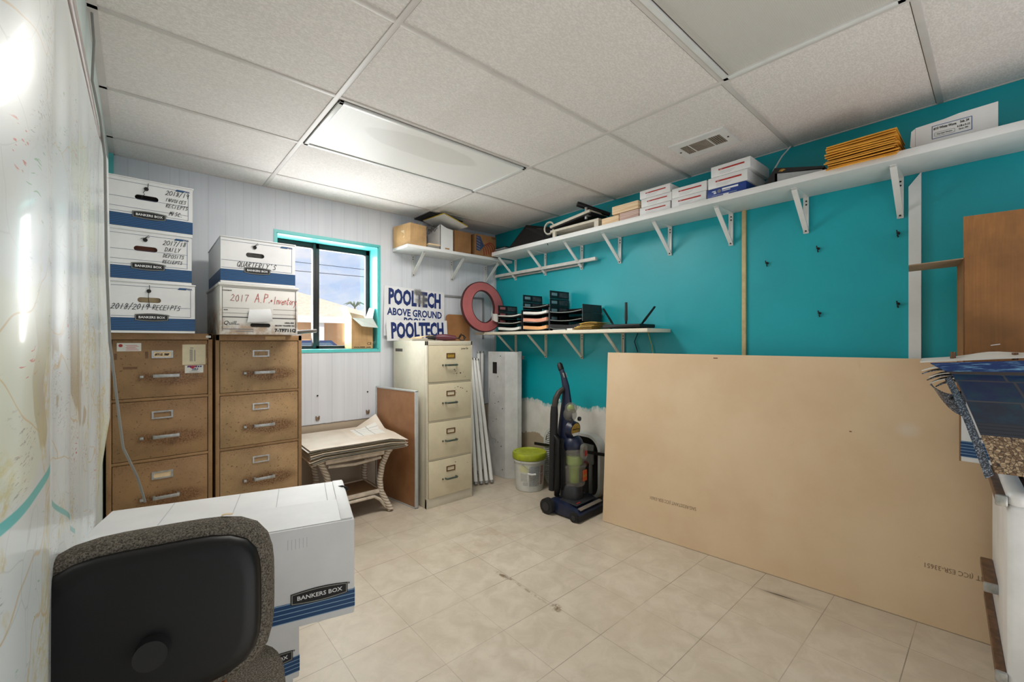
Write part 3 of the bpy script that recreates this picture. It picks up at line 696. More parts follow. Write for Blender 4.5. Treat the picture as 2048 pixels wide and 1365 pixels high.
# stickers on the first cabinet
d1 = [o for o in c1.children if o.name.startswith('drawer') and 'gap' not in o.name][0]
def sticker(name, p, x0, x1, z0, z1, mat, y=-.0009): return MB().box(x0, x1, y, .0004, z0, z1).build(name, mat, p, smooth=False)
s_ = sticker('red_white_sticker', d1, -.178, -.085, .093, .135, M_paper)
MB().cyl((-.164, -.0012, .122), (-.164, -.0008, .122), .008, n=14).build('emblem', M_redprint, s_)
m = MB()
for k in range(5): m.box(-.145+.004*(k % 2), -.095-.006*(k % 3), -.0013, -.0008, .098+.006*k, .1005+.006*k)
m.build('printed_lines', plain('pale_red_print', (206, 130, 124), .6, var=0), s_, smooth=False)
s_ = sticker('paper_notice', d1, .083, .186, .015, .126, plain('aged_note', (222, 210, 180), .7, var=.04), -.0014)
m = MB()
for k in range(12):
    m.box(.115, .129, -.002, -.0012, .035+.0055*k, .038+.0055*k); m.box(.135, .140, -.002, -.0012, .035+.0052*k, .0385+.0052*k)
m.box(.117, .132, -.002, -.0012, .105, .109); m.build('printed_lines', M_greyprint, s_, smooth=False)
s_ = sticker('small_ad_sticker', d1, .094, .176, -.03, .012, M_paper, -.0012)
MB().faces([(.104, -.0016, .010), (.150, -.0016, .010), (.126, -.0016, -.008)], [(0, 1, 2)]).build('red_triangle', plain('crimson_print', (176, 30, 60), .5, var=0), s_, smooth=False)
text('lettering', '103.5', .013, plain('purple_print', (60, 40, 110), .5, var=0), s_, (.139, -.0018, -.009), bold=.0006)
m = MB()
for x in (.104, .113, .140, .150, .160): m.hexa([(x, -.0018, .0005), (x+.007, -.0018, .0005), (x+.007, -.001, .0005), (x, -.001, .0005), (x+.002, -.0018, .0085), (x+.009, -.0018, .0085), (x+.009, -.001, .0085), (x+.002, -.001, .0085)])
m.build('heavy_logo', plain('purple_print', (60, 40, 110), .5, var=0), s_, smooth=False)
m = MB().box(.122, .150, -.0015, -.001, -.018, -.0155).box(.112, .160, -.0015, -.001, -.0235, -.0225).box(.116, .152, -.0015, -.001, -.0265, -.0255)
m.build('printed_lines', M_greyprint, s_, smooth=False)
m = MB()
M_tape = plain('old_tape_residue', (112, 82, 58), .8, var=.1, sc=50)
m.box(-.188, -.178, -.0006, .0004, .05, .082).box(-.07, -.058, -.0006, .0004, .055, .09).box(-.155, -.10, -.0006, .0004, .001, .013).box(.19, .202, -.0006, .0004, .05, .13)
m.build('tape_residue', M_tape, d1, smooth=False)
MB().box(.405, .428, -.0008, .0, 1.322, 1.334).build('paper_scrap', M_paper, c1, smooth=False)
MB().box(.25, .36, -.001, .0, 1.312, 1.332).build('tape_strip', plain('tan_tape', (200, 168, 120), .5, var=.05), c2, smooth=False)
d1 = [o for o in c3.children if o.name.startswith('drawer') and 'gap' not in o.name][0]
hand('pen_scribble', 'nvortv', .018, M_ink, d1, (.10, -.0008, .112), w=0.00270, seed=3)
MB().box(-.0008, .0, .40, .53, 1.215, 1.24).build('side_label', plain('dark_label', (84, 80, 76), .6, var=.2, sc=120), c3, smooth=False)

# ------------------------------------------------------------------ bankers boxes
def m_stripe():
    n = NB('blue_stripe_band'); x, y, z = n.sep()
    f = n.math('FRACT', n.math('DIVIDE', z, 0.0085))
    n.set(Base_Color=n.mix(n.math('LESS_THAN', f, 0.30), rgb(36, 84, 130), rgb(16, 36, 64)), Roughness=.5); return n.m
def m_stripe_w():
    n = NB('blue_band_white_lines'); x, y, z = n.sep()
    f = n.math('FRACT', n.math('DIVIDE', z, 0.0118))
    n.set(Base_Color=n.mix(n.math('LESS_THAN', f, 0.16), rgb(22, 68, 114), rgb(140, 174, 200)), Roughness=.5); return n.m
M_stripe = m_stripe(); M_stripe_w = m_stripe_w()
def badge(t, x, z, w, h, y):
    n = 10; top = [(x-w+2*w*i/n, z+h*.72+h*.28*math.sin(PI*i/n)) for i in range(n+1)]; bot = [(x+w-2*w*i/n, z-h*.72-h*.28*math.sin(PI*i/n)) for i in range(n+1)]
    loop = bot+top; sh = lambda k: [(x+(a-x)*(1-k/w*1.0), z+(b-z)*(1-k/h)) for a, b in loop]
    q = MB().prism(loop, y-.0012, y, 'y').build('badge', M_ink, t, smooth=False)
    MB().ring(sh(.0022), sh(.0042), y-.0015, y-.001).build('badge_border', plain('badge_grey_line', (150, 150, 140), .5, var=0), q, smooth=False)
    text('lettering', 'BANKERS BOX', h*.78, M_whiteink, q, (x, y-.0016, z), bold=h*.012, sx=w*1.72/(h*.78*7.15), space=1.0)
    text('registered_mark', '®', h*.35, M_ink, q, (x+w*1.05, y-.0006, z+h*.55))
def bankers_box(label, loc, rz, W, D, H, hole, tie, notes, group='white storage boxes with blue bands'):
    """front faces -y, origin at the front left foot"""
    t = thing('storage_box', label, 'storage box', loc, rz, group)
    hx, hz = W*.44, H*.66
    hole_loop = rrect(hx-.046, hx+.046, hz-.013, hz+.013, .0129, 5)
    N = len(hole_loop)
    out = []
    for u, v in hole_loop:                                # matching outer loop on the rectangle
        a = math.atan2((v-hz)/H, (u-hx)/W); cx, sz = math.cos(a), math.sin(a)
        ks = [q for q in (((W-hx)/cx if cx > 0 else -hx/cx) if abs(cx) > 1e-6 else 9e9, ((H-hz)/(sz) if sz > 0 else -hz/sz) if abs(sz) > 1e-6 else 9e9)]
        k = min(ks); out.append([hx+cx*k, hz+sz*k])
    for cxy in ((0, 0), (W, 0), (W, H), (0, H)):          # snap the nearest loop points to the corners
        i = min(range(N), key=lambda i: (out[i][0]-cxy[0])**2+(out[i][1]-cxy[1])**2); out[i] = list(cxy)
    b = MB(); b.ring(out, hole_loop, 0.0, .006)
    b.box(0, .005, .006, D, 0, H).box(W-.005, W, .006, D, 0, H).box(.005, W-.005, D-.005, D, 0, H).box(.005, W-.005, .006, D-.005, 0, .006)
    b.build('box_body', M_white_card, t, smooth=False)
    MB().box(-.004, W+.004, -.004, D+.003, H, H+.006, .002).build('lid_edge', M_white_card, t)
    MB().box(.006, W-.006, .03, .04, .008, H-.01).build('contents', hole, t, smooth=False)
    z0, z1 = H*.045, H*.30
    s = MB(); s.box(-.0006, W+.0006, -.0006, .0, 0, z1-z0).box(-.0006, 0, 0, D*.98, 0, z1-z0).box(W, W+.0006, 0, D*.98, 0, z1-z0)
    s.build('stripe_band', M_stripe, t, (0, 0, z0), smooth=False)
    badge(t, W*.47, z1+.003, .066, .0205, -.0006)
    l = MB()
    for z in notes.get('lines', (H*.93, H*.62, H*.43, H*.335)): l.box(.004, W-.018, -.0008, -.0001, z-.0007, z+.0007)
    l.box(W-.0195, W-.018, -.0008, -.0001, H*.335, H*.93)
    l.build('printed_lines', M_lineblue, t, smooth=False)
    m = MB(); m.hexa([(W*.78, -.001, H*.905), (W*.885, -.001, H*.905), (W*.885, 0, H*.905), (W*.78, 0, H*.905), (W*.80, -.001, H*.945), (W*.895, -.001, H*.945), (W*.895, 0, H*.945), (W*.80, 0, H*.945)])
    q = m.build('size_tab', M_stripe, t, smooth=False)
    text('lettering', '705A', .012, M_lineblue, q, (W*.925, -.0012, H*.925), bold=.0004)
    for k, (s, x, z, sz, w) in enumerate(notes['hand']): hand('handwriting', s, sz, M_ink, t, (x, -.0008, z), w=w*1.4, seed=k*7+len(s), sx=.55, shear=.25, space=.60)
    q = MB().cyl((hx-.002, -.004, hz+.046), (hx-.002, 0, hz+.046), .0095, n=16).build('tie_button', M_blackdull, t)
    MB().tube([(hx+p[0], -.005-abs(p[2]), hz+.046+p[1]) for p in tie], .0014, 5).build('tie_string', M_blackdull, q)
    return t
SW, SD, SH = .335, .40, .2535
loop1 = [(.006, .03, 0), (.004, .008, 0), (-.008, -.012, .001), (-.014, -.022, .002), (-.008, -.03, .001), (-.018, -.04, .001), (-.02, -.052, 0)]
loop2 = [(-.02, .004, 0), (0, .01, 0), (.014, .016, .004), (.012, .024, .004), (0, .012, .002), (.002, -.008, 0)]
loop3 = [(.0, .03, 0), (.001, .006, 0), (-.004, -.02, .001), (-.003, -.05, .001), (.002, -.082, 0)]
M_contents_red = plain('brown_folders', (124, 74, 52), .7); M_contents_cream = plain('cream_folders', (222, 196, 154), .7); M_contents_grey = plain('grey_folders', (150, 146, 140), .7, var=.2, sc=30)
Z0 = 1.3455
bankers_box('white storage box marked 2018/2019 RECEIPTS, lowest of the three-box stack', (-.102, 2.862, Z0), 0, SW, SD, SH, M_contents_cream, loop3,
            dict(hand=[('2018/2019', .002, SH*.47, .027, .0017), ('RECEIPTS', .158, SH*.47, .024, .0016)], lines=(SH*.93, SH*.52, SH*.335)))
bankers_box('white storage box marked 2017/18 DAILY DEPOSITS, middle of the three-box stack', (-.116, 2.866, Z0+SH+.0065), .006, SW, SD, SH, M_contents_red, loop2,
            dict(hand=[('2017/18', .215, SH*.79, .023, .0016), ('DAILY', .222, SH*.66, .021, .0015), ('DEPOSITS', .215, SH*.53, .018, .0015), ('RECIEPTS', .212, SH*.41, .017, .0014)]))
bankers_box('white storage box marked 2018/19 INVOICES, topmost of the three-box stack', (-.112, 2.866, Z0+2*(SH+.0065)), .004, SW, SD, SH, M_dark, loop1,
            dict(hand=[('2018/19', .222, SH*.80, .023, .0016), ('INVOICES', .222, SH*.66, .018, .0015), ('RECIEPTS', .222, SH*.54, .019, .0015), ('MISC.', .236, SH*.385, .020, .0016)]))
bankers_box("white storage box marked QUARTERLY'S, on top of the stained record box", (.345, 2.835, 1.6305), -.012, .378, .60, .2535, M_contents_grey, loop2,
            dict(hand=[("QUARTERLY'S", .075, SH*.375, .030, .0019)], lines=(SH*.93, SH*.50, SH*.335)))
# the stained record box
t = thing('storage_box', 'stained white record box marked 2017 A.P. + Inventory in red', 'storage box', (.336, 2.80, 1.3405), -.01, 'white storage boxes')
def m_stain():
    n = NB('stained_cardboard'); x, y, z = n.sep()
    e = n.math('MAXIMUM', n.ell(x, z, .15, .005, .26, .07, .5), n.math('MAXIMUM', n.ell(x, z, -.0, .06, .03, .12, .6), n.ell(x, z, .39, .09, .03, .13, .6)))
    k = n.math('MULTIPLY', e, n.ss(n.noise(16, 5, .7), .38, .6))
    n.set(Base_Color=n.mix(n.math('MULTIPLY', k, .7), n.mix(n.noise(8, 3), rgb(218, 214, 208), rgb(228, 225, 220)), rgb(168, 128, 84)), Roughness=.65); return n.m
M_stain = m_stain()
W, D, H = .392, .61, .283
MB().box(0, W, 0, D, 0, H, .004).build('box_body', M_stain, t)
MB().box(-.006, W+.006, -.007, D, H-.012, H+.001, .003).build('lid_edge', M_stain, t)
m = MB().box(.012, W-.010, -.0012, 0, H*.335, H*.35).box(W-.013, W-.010, -.0012, 0, .02, H*.93).box(.012, W-.012, -.001, 0, H*.92, H*.924).box(.012, .0135, -.001, 0, .02, H*.92).box(.012, .14, -.001, 0, H*.52, H*.523).box(.012, .14, -.001, 0, H*.42, H*.423).box(.26, W-.012, -.001, 0, H*.52, H*.523).box(.26, W-.012, -.001, 0, H*.42, H*.423)
m.build('printed_lines', M_ink, t, smooth=False)
text('lettering', 'Quill', .030, M_ink, t, (.045, -.001, H*.225), bold=.002, shear=.3)
text('lettering', '.com', .010, M_ink, t, (.082, -.001, H*.205))
text('lettering', '7-TF711Q', .025, M_ink, t, (.325, -.001, H*.09), bold=.0012, sx=1.08)
text('lettering', 'LEGAL SIZE', .010, M_ink, t, (.346, -.001, H*.25), bold=.0004)
text('lettering', 'RECORD TRANSFER FILE', .0095, M_ink, t, (.322, -.001, H*.19), bold=.0004)
text('lettering', 'CONTENTS', .008, M_ink, t, (.035, -.001, H*.86), bold=.0002)
text('lettering', 'FROM', .007, M_ink, t, (.028, -.001, H*.48), bold=.0002)
m = MB()
for k in range(2): m.box(.015+.06*k, .16, -.001, 0, H*.10-.012*k, H*.115-.012*k)
m.build('small_print', M_greyprint, t, smooth=False)
hand('handwriting', '2017', .036, plain('dark_red_ink', (140, 48, 38), .6, var=0), t, (.05, -.001, H*.66), w=0.00230, seed=5, sx=.5, shear=.1, space=.60)
hand('handwriting', 'A.P.', .050, M_redink, t, (.165, -.001, H*.66), w=0.00270, seed=8, sx=.5, shear=.1, space=.40)
hand('handwriting', '+', .024, M_redink, t, (.246, -.001, H*.67), w=0.00270, seed=9, sx=.5)
hand('handwriting', 'Inventory', .044, M_redink, t, (.262, -.001, H*.64), w=0.00243, seed=18, sx=.40, shear=.1, space=.30)
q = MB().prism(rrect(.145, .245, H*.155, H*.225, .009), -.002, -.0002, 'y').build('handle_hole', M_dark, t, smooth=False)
MB().sheet(lambda u, v: (.128+.128*u+.018*(1-v)*(1-2*u)*0.6, -.003-.012*math.sin(PI*v*.75)*(.6+.4*u), H*.50-.073*v+.008*u), 8, 8, .0012).build('torn_flap', M_white_card, t)

# ------------------------------------------------------------------ under the window: wicker table, papers, boards
def m_wrap():
    n = NB('wrapped_white_rattan'); x, y, z = n.sep()
    a = n.math('ADD', n.math('MULTIPLY', z, 300), n.math('MULTIPLY', n.math('ARCTAN2', y, x), 4.0)); s = n.math('SINE', a)
    col = n.mix(n.ss(s, .3, .95), rgb(214, 202, 186), rgb(150, 128, 104)); col = n.mix(n.math('MULTIPLY', n.ss(n.noise(12, 4), .55, .75), .4), col, rgb(150, 116, 88))
    n.set(Base_Color=col, Roughness=.6).bump(s, .5, .003); return n.m
M_wrap = m_wrap(); M_rattan = plain('white_washed_rattan', (214, 200, 182), .55, var=.1, sc=20)
def m_wicker():
    n = NB('brown_wicker_weave'); x, y, z = n.sep()
    a = n.math('SINE', n.math('MULTIPLY', x, 520)); b = n.math('SINE', n.math('MULTIPLY', y, 420)); h = n.math('MULTIPLY', a, b)
    n.set(Base_Color=n.mix(n.ss(h, -.6, .7), rgb(116, 84, 54), rgb(190, 154, 110)), Roughness=.6).bump(h, .8, .004); return n.m
t = thing('side_table', 'small white rattan side table with woven lower shelf', 'table', (1.20, 3.255, 0))
hx, hy = .215, .15
for sx, sy in ((1, -1), (-1, -1), (1, 1), (-1, 1)):
    ox = sx*.045; oy = sy*.03
    pts = [(ox*1.0, oy*1.0, 0.012), (ox*.55, oy*.5, .06), (ox*.0-sx*.02, 0, .16), (-sx*.03, 0, .25), (-sx*.01, 0, .36), (sx*.03, sy*.01, .45), (sx*.05, sy*.02, .475)]
    MB().tube(pts, [.024, .022, .022, .023, .022, .021, .02], 12).build('leg', M_wrap, t, (sx*hx, sy*hy, 0))
a = MB(); zt = .452
for y in (-hy, hy): a.tube([(-hx, y, zt), (hx, y, zt)], .018, 10).tube([(-hx+.02, y, zt-.035), (0, y, zt-.05), (hx-.02, y, zt-.035)], .011, 8)
for x in (-hx, hx): a.tube([(x, -hy, zt), (x, hy, zt)], .018, 10)
a.build('apron_frame', M_rattan, t)
MB().box(-hx-.03, hx+.03, -hy-.03, hy+.03, zt+.016, zt+.034, .006).build('table_top', M_rattan, t)
MB().box(-hx+.01, hx-.01, -hy+.01, hy-.01, .166, .176, .003).build('woven_shelf', m_wicker(), t)
a = MB()
a.tube([(-hx+.03, -hy-.0, .165), (hx-.03, -hy-.0, .165), (hx-.03, hy, .165), (-hx+.03, hy, .165)], .017, 8, closed=True)
a.build('shelf_rail', M_rattan, t)
for y in (-hy-.006, hy+.006):
    MB().tube([(-hx-.02, y*1.0, .03), (-hx+.03, y*1.0, .10), (-hx+.075, y, .132), (hx-.075, y, .132), (hx-.03, y, .10), (hx+.02, y, .03)], .012, 8).build('stretcher_hoop', M_rattan, t)
# large papers on it
def m_bigpaper():
    n = NB('yellowed_chart_paper'); x, y, z = n.sep()
    def grid(t, k, w): return n.math('LESS_THAN', n.math('FRACT', n.math('MULTIPLY', t, k)), w)
    g = n.math('MAXIMUM', grid(x, 90, .2), grid(y, 90, .2))
    zone = n.math('MULTIPLY', n.math('LESS_THAN', x, .0), n.math('GREATER_THAN', y, -.2))
    box = n.math('MULTIPLY', n.math('MULTIPLY', n.math('GREATER_THAN', x, .06), n.math('LESS_THAN', x, .27)), n.math('MULTIPLY', n.math('GREATER_THAN', y, -.03), n.math('LESS_THAN', y, .17)))
    tb = n.math('MULTIPLY', box, n.math('MAXIMUM', grid(n.math('ADD', x, 3.0), 11, .08), grid(n.math('ADD', y, 3.01), 22, .12)))
    col = n.mix(n.ss(n.noise(5, 4), .3, .7), rgb(226, 216, 204), rgb(208, 194, 178))
    col = n.mix(n.math('MULTIPLY', n.math('MULTIPLY', g, zone), .3), col, rgb(150, 146, 140)); col = n.mix(box, col, rgb(230, 228, 222)); col = n.mix(n.math('MULTIPLY', tb, .6), col, rgb(130, 124, 124))
    n.set(Base_Color=col, Roughness=.7); return n.m
M_chart = m_bigpaper(); M_chart2 = plain('yellowed_paper', (222, 206, 182), .7, var=.08, sc=9)
rp = random.Random(5)
NSH = 9
for k in range(NSH):
    top = k == NSH-1
    dx, dy, rz = rp.uniform(-.016, .010), rp.uniform(-.020, .006), rp.uniform(-.02, .02)
    def srf(u, v, k=k):
        x = -.345+(.70-.055*v)*u; y = -.250+.485*v
        puff = .0108*k*(1-.35*max(0, u-.8)*5*max(0, .4-v)/.4)
        sag = -.040*max(0, .13-u)/.13*max(0, 1-v*1.6)*(1-k/NSH)*.6
        lift = .035*max(0, v-.3)**1.5+(.09*max(0, v-.70)/.3*max(0, u-.75)/.25 if k == NSH-1 else 0)
        return (x, y, puff+sag+lift+.0010*math.sin(6*u+.2*k)*(1-v))
    o = MB().sheet(srf, 24, 14, .0014).build('chart_sheet', M_chart if top else (M_paper if k % 3 == 1 else M_chart2), None, (1.206+dx, 3.252+dy, zt+.040))
    o.rotation_euler = (0, 0, rz)
    tag(o, 'large printed chart sheet with a small table, topmost on the rattan table' if top else 'large yellowed paper sheet lying under the top sheet on the rattan table', 'paper sheet', 'large sheets piled on the rattan table')
# brown board (back of a whiteboard) leaning on the beige cabinet
def m_hardboard():
    n = NB('brown_hardboard'); n.set(Base_Color=n.mix(n.ss(n.noise(4, 5, .65), .3, .7), rgb(142, 96, 62), rgb(164, 118, 80)), Roughness=.38); return n.m
M_hard = m_hardboard()
t = thing('whiteboard', 'brown-backed board with pale metal edge leaning beside the beige cabinet', 'board', (1.632, 2.977, 0), math.radians(8.4))
MB().box(-.012, .0, .004, .55, .004, .91).build('backing', M_hard, t, smooth=False)
M_alu = plain('pale_aluminium', (196, 200, 200), .35, .3, var=.04)
a = MB(); a.box(-.016, .012, 0, .012, 0, .915, .001).box(-.016, .012, .54, .552, 0, .915, .001).box(-.016, .012, 0, .552, .905, .917, .001).box(-.016, .012, 0, .552, 0, .01, .001)
a.build('edge_frame', M_alu, t)
MB().box(.0, .008, .01, .545, .008, .908).build('writing_face', M_white_plastic, t, smooth=False)
# signs
M_signwhite = plain('sign_white', (228, 228, 230), .45, var=.03, sc=5)
def sign(label, loc, W, H, ry, smudge):
    t = thing('lawn_sign', label, 'sign', loc, 0, 'white plastic signs'); t.rotation_euler = (math.radians(-3), ry, 0)
    MB().box(0, W, 0, .005, 0, H).build('panel', M_signwhite, t, smooth=False)
    text('lettering', 'POOLTECH', .186, M_navy, t, (W/2, -.0006, H-.098), bold=.0085, sx=.555)
    if smudge:
        text('lettering', 'ABOVE GROUND', .088, M_navy, t, (W/2+.002, -.0006, H-.228), bold=.0028, sx=.80)
        text('lettering', 'POOLS', .088, M_navy, t, (W/2-.01, -.0006, H-.305), bold=.0028, sx=.80)
    if smudge:
        n = NB('grey_smudge'); x, y, z = n.sep()
        k = n.math('MULTIPLY', n.math('MAXIMUM', n.ell(x, z, .0, .06, .06, .05, .9), n.math('MULTIPLY', n.ell(x, z, .04, .0, .09, .10, .9), .7)), n.ss(n.noise(14, 4), .3, .6))
        n.set(Base_Color=rgb(140, 138, 134), Roughness=.6, Alpha=n.math('MULTIPLY', k, .75))
        MB().box(-.11, .11, 0, .0004, -.1, .1).build('smudge', n.m, t, (W*.53, -.0022, H-.09), smooth=False)
    return t
sign('white POOLTECH sign with grey smudge, the higher and rearmost of two on the wall', (1.598, YB-.030, 1.352), .61, .44, math.radians(2.0), True)
sign('white POOLTECH sign standing in front of the smudged one behind the beige cabinet', (1.612, YB-.068, 1.3055), .61, .18, math.radians(-1.2), False)
# small brown clipboard-like board behind the ring
tag(MB().prism(rrect(2.23, 2.505, 0.4, 1.562, .035), YB-.03, YB-.02, 'y').build('hardboard_panel', plain('brown_panel', (168, 118, 74), .5, var=.06, sc=6)), 'brown panel with rounded corner behind the pink ring', 'board')
# pink ring
ro = thing('letter_sign', 'dusty pink letter O with dark rim standing on the low shelf end', 'letter sign', (2.553, 3.318, 1.3905)); ro.rotation_euler = (math.radians(-6), 0, 0)
N = 64
lo_ = [(.257*math.cos(2*PI*k/N), .25+.25*math.sin(2*PI*k/N)) for k in range(N)]; li = [(.135*math.cos(2*PI*k/N), .252+.155*math.sin(2*PI*k/N)) for k in range(N)]
li2 = [(x*.965, .252+(y-.252)*.965) for x, y in li]
MB().ring(lo_, li, -.012, .012).build('letter_body', plain('maroon_edge', (76, 34, 36), .55, var=.05), ro)
sc = lambda l, k, c: [(x*k, c+(y-c)*k) for x, y in l]
MB().ring(sc(lo_, .966, .25), sc(li, 1.06, .252), -.014, -.010).build('letter_face', plain('dusty_pink', (186, 104, 104), .6, var=.06, sc=6), ro, smooth=False)
t = tag(MB().sheet(lambda u, v: (-.02+.085*u, .012*math.sin(6*u), .10*v*(1-.6*u)+.01*math.sin(7*u+3*v)), 8, 6, .002).build('torn_paper', M_paper, None, (2.63, 3.272, 1.50)), 'torn white paper scrap tucked inside the pink letter O', 'paper')

# things on top of the beige cabinet
M_manila = plain('manila_folder', (216, 196, 150), .7, var=.06, sc=10)
t = thing('folder_stack', 'stack of old manila folders on the beige cabinet', 'folders', (1.695, 3.20, 1.3045), .04)
for k in range(4): MB().box(-.0+.006*k, .30-.012*k, -.02+.01*(k % 2), .22, .006*k, .006*k+.004, .001).build('folder', M_manila if k % 2 else M_paper, t)
t = thing('open_booklet', 'open cream booklet curling on the manila folders', 'booklet', (1.78, 3.19, 1.3285), .06)
MB().sheet(lambda u, v: (.24*u, .16*v, .024*math.sin(PI*min(1, u*1.05))**1.0*(1-.3*v)+.001), 12, 4, .003).build('pages', M_cream, t)
t = thing('heat_tool', 'dark maroon handheld power tool with black cord on the beige cabinet', 'tool', (1.945, 3.06, 1.3045), -.5)
M_maroon = plain('maroon_plastic', (84, 30, 44), .4, var=.05)
MB().tube([(-.09, 0, .028), (-.06, 0, .03), (.0, 0, .03), (.05, 0, .026), (.085, 0, .024)], [.014, .026, .028, .022, .018], 14).build('body', M_maroon, t)
MB().tube([(-.15, 0, .024), (-.12, 0, .026), (-.085, 0, .028)], [.010, .014, .022], 12).build('nozzle', M_black, t)
MB().tube([(.085, 0, .024), (.11, .01, .02), (.13, .03, .045), (.15, .02, .05), (.165, -.01, .03), (.15, -.03, .006), (.12, -.02, .006), (.11, .0, .03), (.13, .02, .06), (.155, .03, .04), (.16, .05, .006)], .004, 8).build('cord', M_black, t)
# stick by the window
tag(MB().tube([(.77, 3.385, 1.357), (1.07, 3.60, 1.385)], .015, 10).build('wooden_stick', plain('dark_stick', (60, 44, 34), .6)), 'dark wooden stick reaching from the rusty cabinet into the window', 'stick')
# open box on the sill
t = thing('cardboard_box', 'small open cardboard box with pale flaps on the window sill', 'box', (1.338, 3.545, WZ0+.0065), math.radians(2), 'cardboard boxes')
W, D, H = .185, .15, .262
a = MB(); a.box(0, W, 0, .004, 0, H).box(0, .004, 0, D, 0, H).box(W-.004, W, 0, D, 0, H).box(0, W, D-.004, D, 0, H).box(0, W, 0, D, 0, .004)
a.build('box_body', M_card_light, t, smooth=False)
M_flap = plain('grey_card_flap', (188, 186, 178), .7, var=.04)
MB().faces([(0, .002, H), (W, .002, H), (W+.012, -.075, H-.085), (.05, -.085, H-.075)], [(0, 1, 2, 3)]).build('front_flap', M_flap, t, smooth=False)
MB().faces([(W-.002, 0, H), (W-.002, D, H), (W+.022, D*.8, H+.095), (W+.018, .01, H+.085)], [(0, 1, 2, 3)]).build('right_flap', M_white_card, t, smooth=False)
MB().faces([(0, D-.002, H), (W, D-.002, H), (W-.01, D+.02, H+.03), (.0, D+.02, H+.06)], [(0, 1, 2, 3)]).build('rear_flap', M_card_inside, t, smooth=False)
MB().faces([(.002, 0, H), (.002, D, H), (-.045, D, H+.09), (-.035, .02, H+.095)], [(0, 1, 2, 3)]).build('left_flap', M_card_light, t, smooth=False)
text('lettering', 'CE', .034, M_ink, t, (W*.83, -.0008, .042), bold=.0003)
MB().box(W*.38, W*.62, -.0008, 0, .010, .017).build('web_print', M_ink, t, smooth=False)
text('lettering', 'www.         .com', .018, M_ink, t, (W*.5, -.0008, .014), bold=.0005, sx=1.2)
MB().box(-.0008, 0, .04, .11, .12, .135).build('faint_print', M_greyprint, t, smooth=False)

# ------------------------------------------------------------------ boxes on the short shelf
ZS = 2.1185
def carton(label, loc, rz, W, D, H, mat, group='cardboard boxes', bulge=0.0):
    t = thing('cardboard_box', label, 'box', loc, rz, group)
    a = MB(); e = .004
    def side(f): a.sheet(f, 6, 4, e)
    side(lambda u, v: (W*u, -bulge*math.sin(PI*u)*math.sin(PI*v), H*v)); side(lambda u, v: (W*u, D+bulge*math.sin(PI*u)*math.sin(PI*v), H*v))
    side(lambda u, v: (-bulge*math.sin(PI*u)*math.sin(PI*v), D*u, H*v)); side(lambda u, v: (W+bulge*math.sin(PI*u)*math.sin(PI*v), D*u, H*v))
    a.box(0, W, 0, D, 0, e)
    a.build('box_body', mat, t)
    return t
t = carton('opened light cardboard box bulging over the left end of the short shelf', (1.728, 3.262, ZS), math.radians(9), .165, .24, .185, M_card_light, bulge=.012)
MB().box(-.0135, -.0105, .07, .12, .07, .13).build('paper_label', M_cream, t, smooth=False)
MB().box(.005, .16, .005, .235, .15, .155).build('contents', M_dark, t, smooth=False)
for k, (x, y, rz) in enumerate(((.07, .05, .3), (.10, .10, -.5), (.05, .16, .9))):
    MB().box(-.05, .06, -.004, .004, 0, .006).build('plastic_strip', M_white_plastic, t, (x, y, .19)).rotation_euler = (.1, -.2, rz)
m = MB()
for k in range(9): m.tube([(1.76+.01*k, 3.42-.012*k, 2.29), (1.78+.012*k, 3.40-.01*k, 2.325+.006*(k % 3)), (1.81+.006*k, 3.43-.01*k, 2.30)], .003, 5)
tag(m.build('wire_scraps', M_grey, None), 'tangle of thin wire scraps on top of the opened cardboard box', 'wires', None, 'stuff')
for k in range(3):
    tag(MB().box(0, .115, 0, .2, 0, .013, .002).build('thin_book', M_cream if k == 2 else plain('grey_booklet', (150, 146, 138), .7), None, (1.90+.003*k, 3.275-.004*k, ZS+.0135*k)), ('lowest' if k == 0 else 'middle' if k == 1 else 'topmost')+' of the flat booklets between the cardboard and white boxes', 'booklet', 'booklets on the short shelf')
t = thing('cardboard_box', 'white open box with slanted top on the short shelf', 'box', (2.022, 3.27, ZS), 0, 'cardboard boxes')
a = MB(); W, D, H = .138, .22, .205
a.prism([(0, 0), (W, 0), (W, H-.012), (W*.5, H-.004), (0, H+.022)], 0, .004, 'y').prism([(0, 0), (W, 0), (W, H-.04), (0, H-.03)], D-.004, D, 'y')
a.prism([(0, 0), (D, 0), (D, H-.04), (0, H+.022)], 0, .004, 'x').prism([(0, 0), (D, 0), (D, H-.04), (0, H-.012)], W-.004, W, 'x').box(0, W, 0, D, 0, .004)
a.build('box_body', M_white_card, t, smooth=False)
MB().box(.05, .095, -.0008, 0, .01, .022).build('brown_label', M_card, t, smooth=False)
m = MB(); rr = random.Random(2)
for k in range(12):
    a0 = rr.uniform(0, 6.28); cx, cy, cz = rr.uniform(1.96, 2.07), rr.uniform(3.33, 3.46), rr.uniform(2.30, 2.34)
    m.tube([(cx+.05*math.cos(a0+q), cy+.04*math.sin(a0+q), cz+.02*math.sin(2*q+k)) for q in (0, .8, 1.6, 2.4, 3.2, 4.0)], .004, 5)
tag(m.build('cable_tangle', plain('grey_cable', (110, 108, 106), .5)), 'tangle of grey cables spilling from the white open box', 'cables', None, 'stuff')
t = carton('plain dark brown cardboard box between the white box and the flag box', (2.178, 3.268, ZS), math.radians(2), .182, .23, .20, M_card_dark, bulge=.004)
MB().box(0.001, .181, .001, .229, .196, .2, 0).build('top_flaps', M_card_dark, t, smooth=False)
t = carton('cardboard box printed with a waving striped flag in the shelf corner', (2.405, 3.268, ZS), math.radians(-2), .245, .23, .205, M_card_dark, bulge=.003)
MB().box(0.001, .244, .001, .229, .201, .205).build('top_flaps', M_card, t, smooth=False)
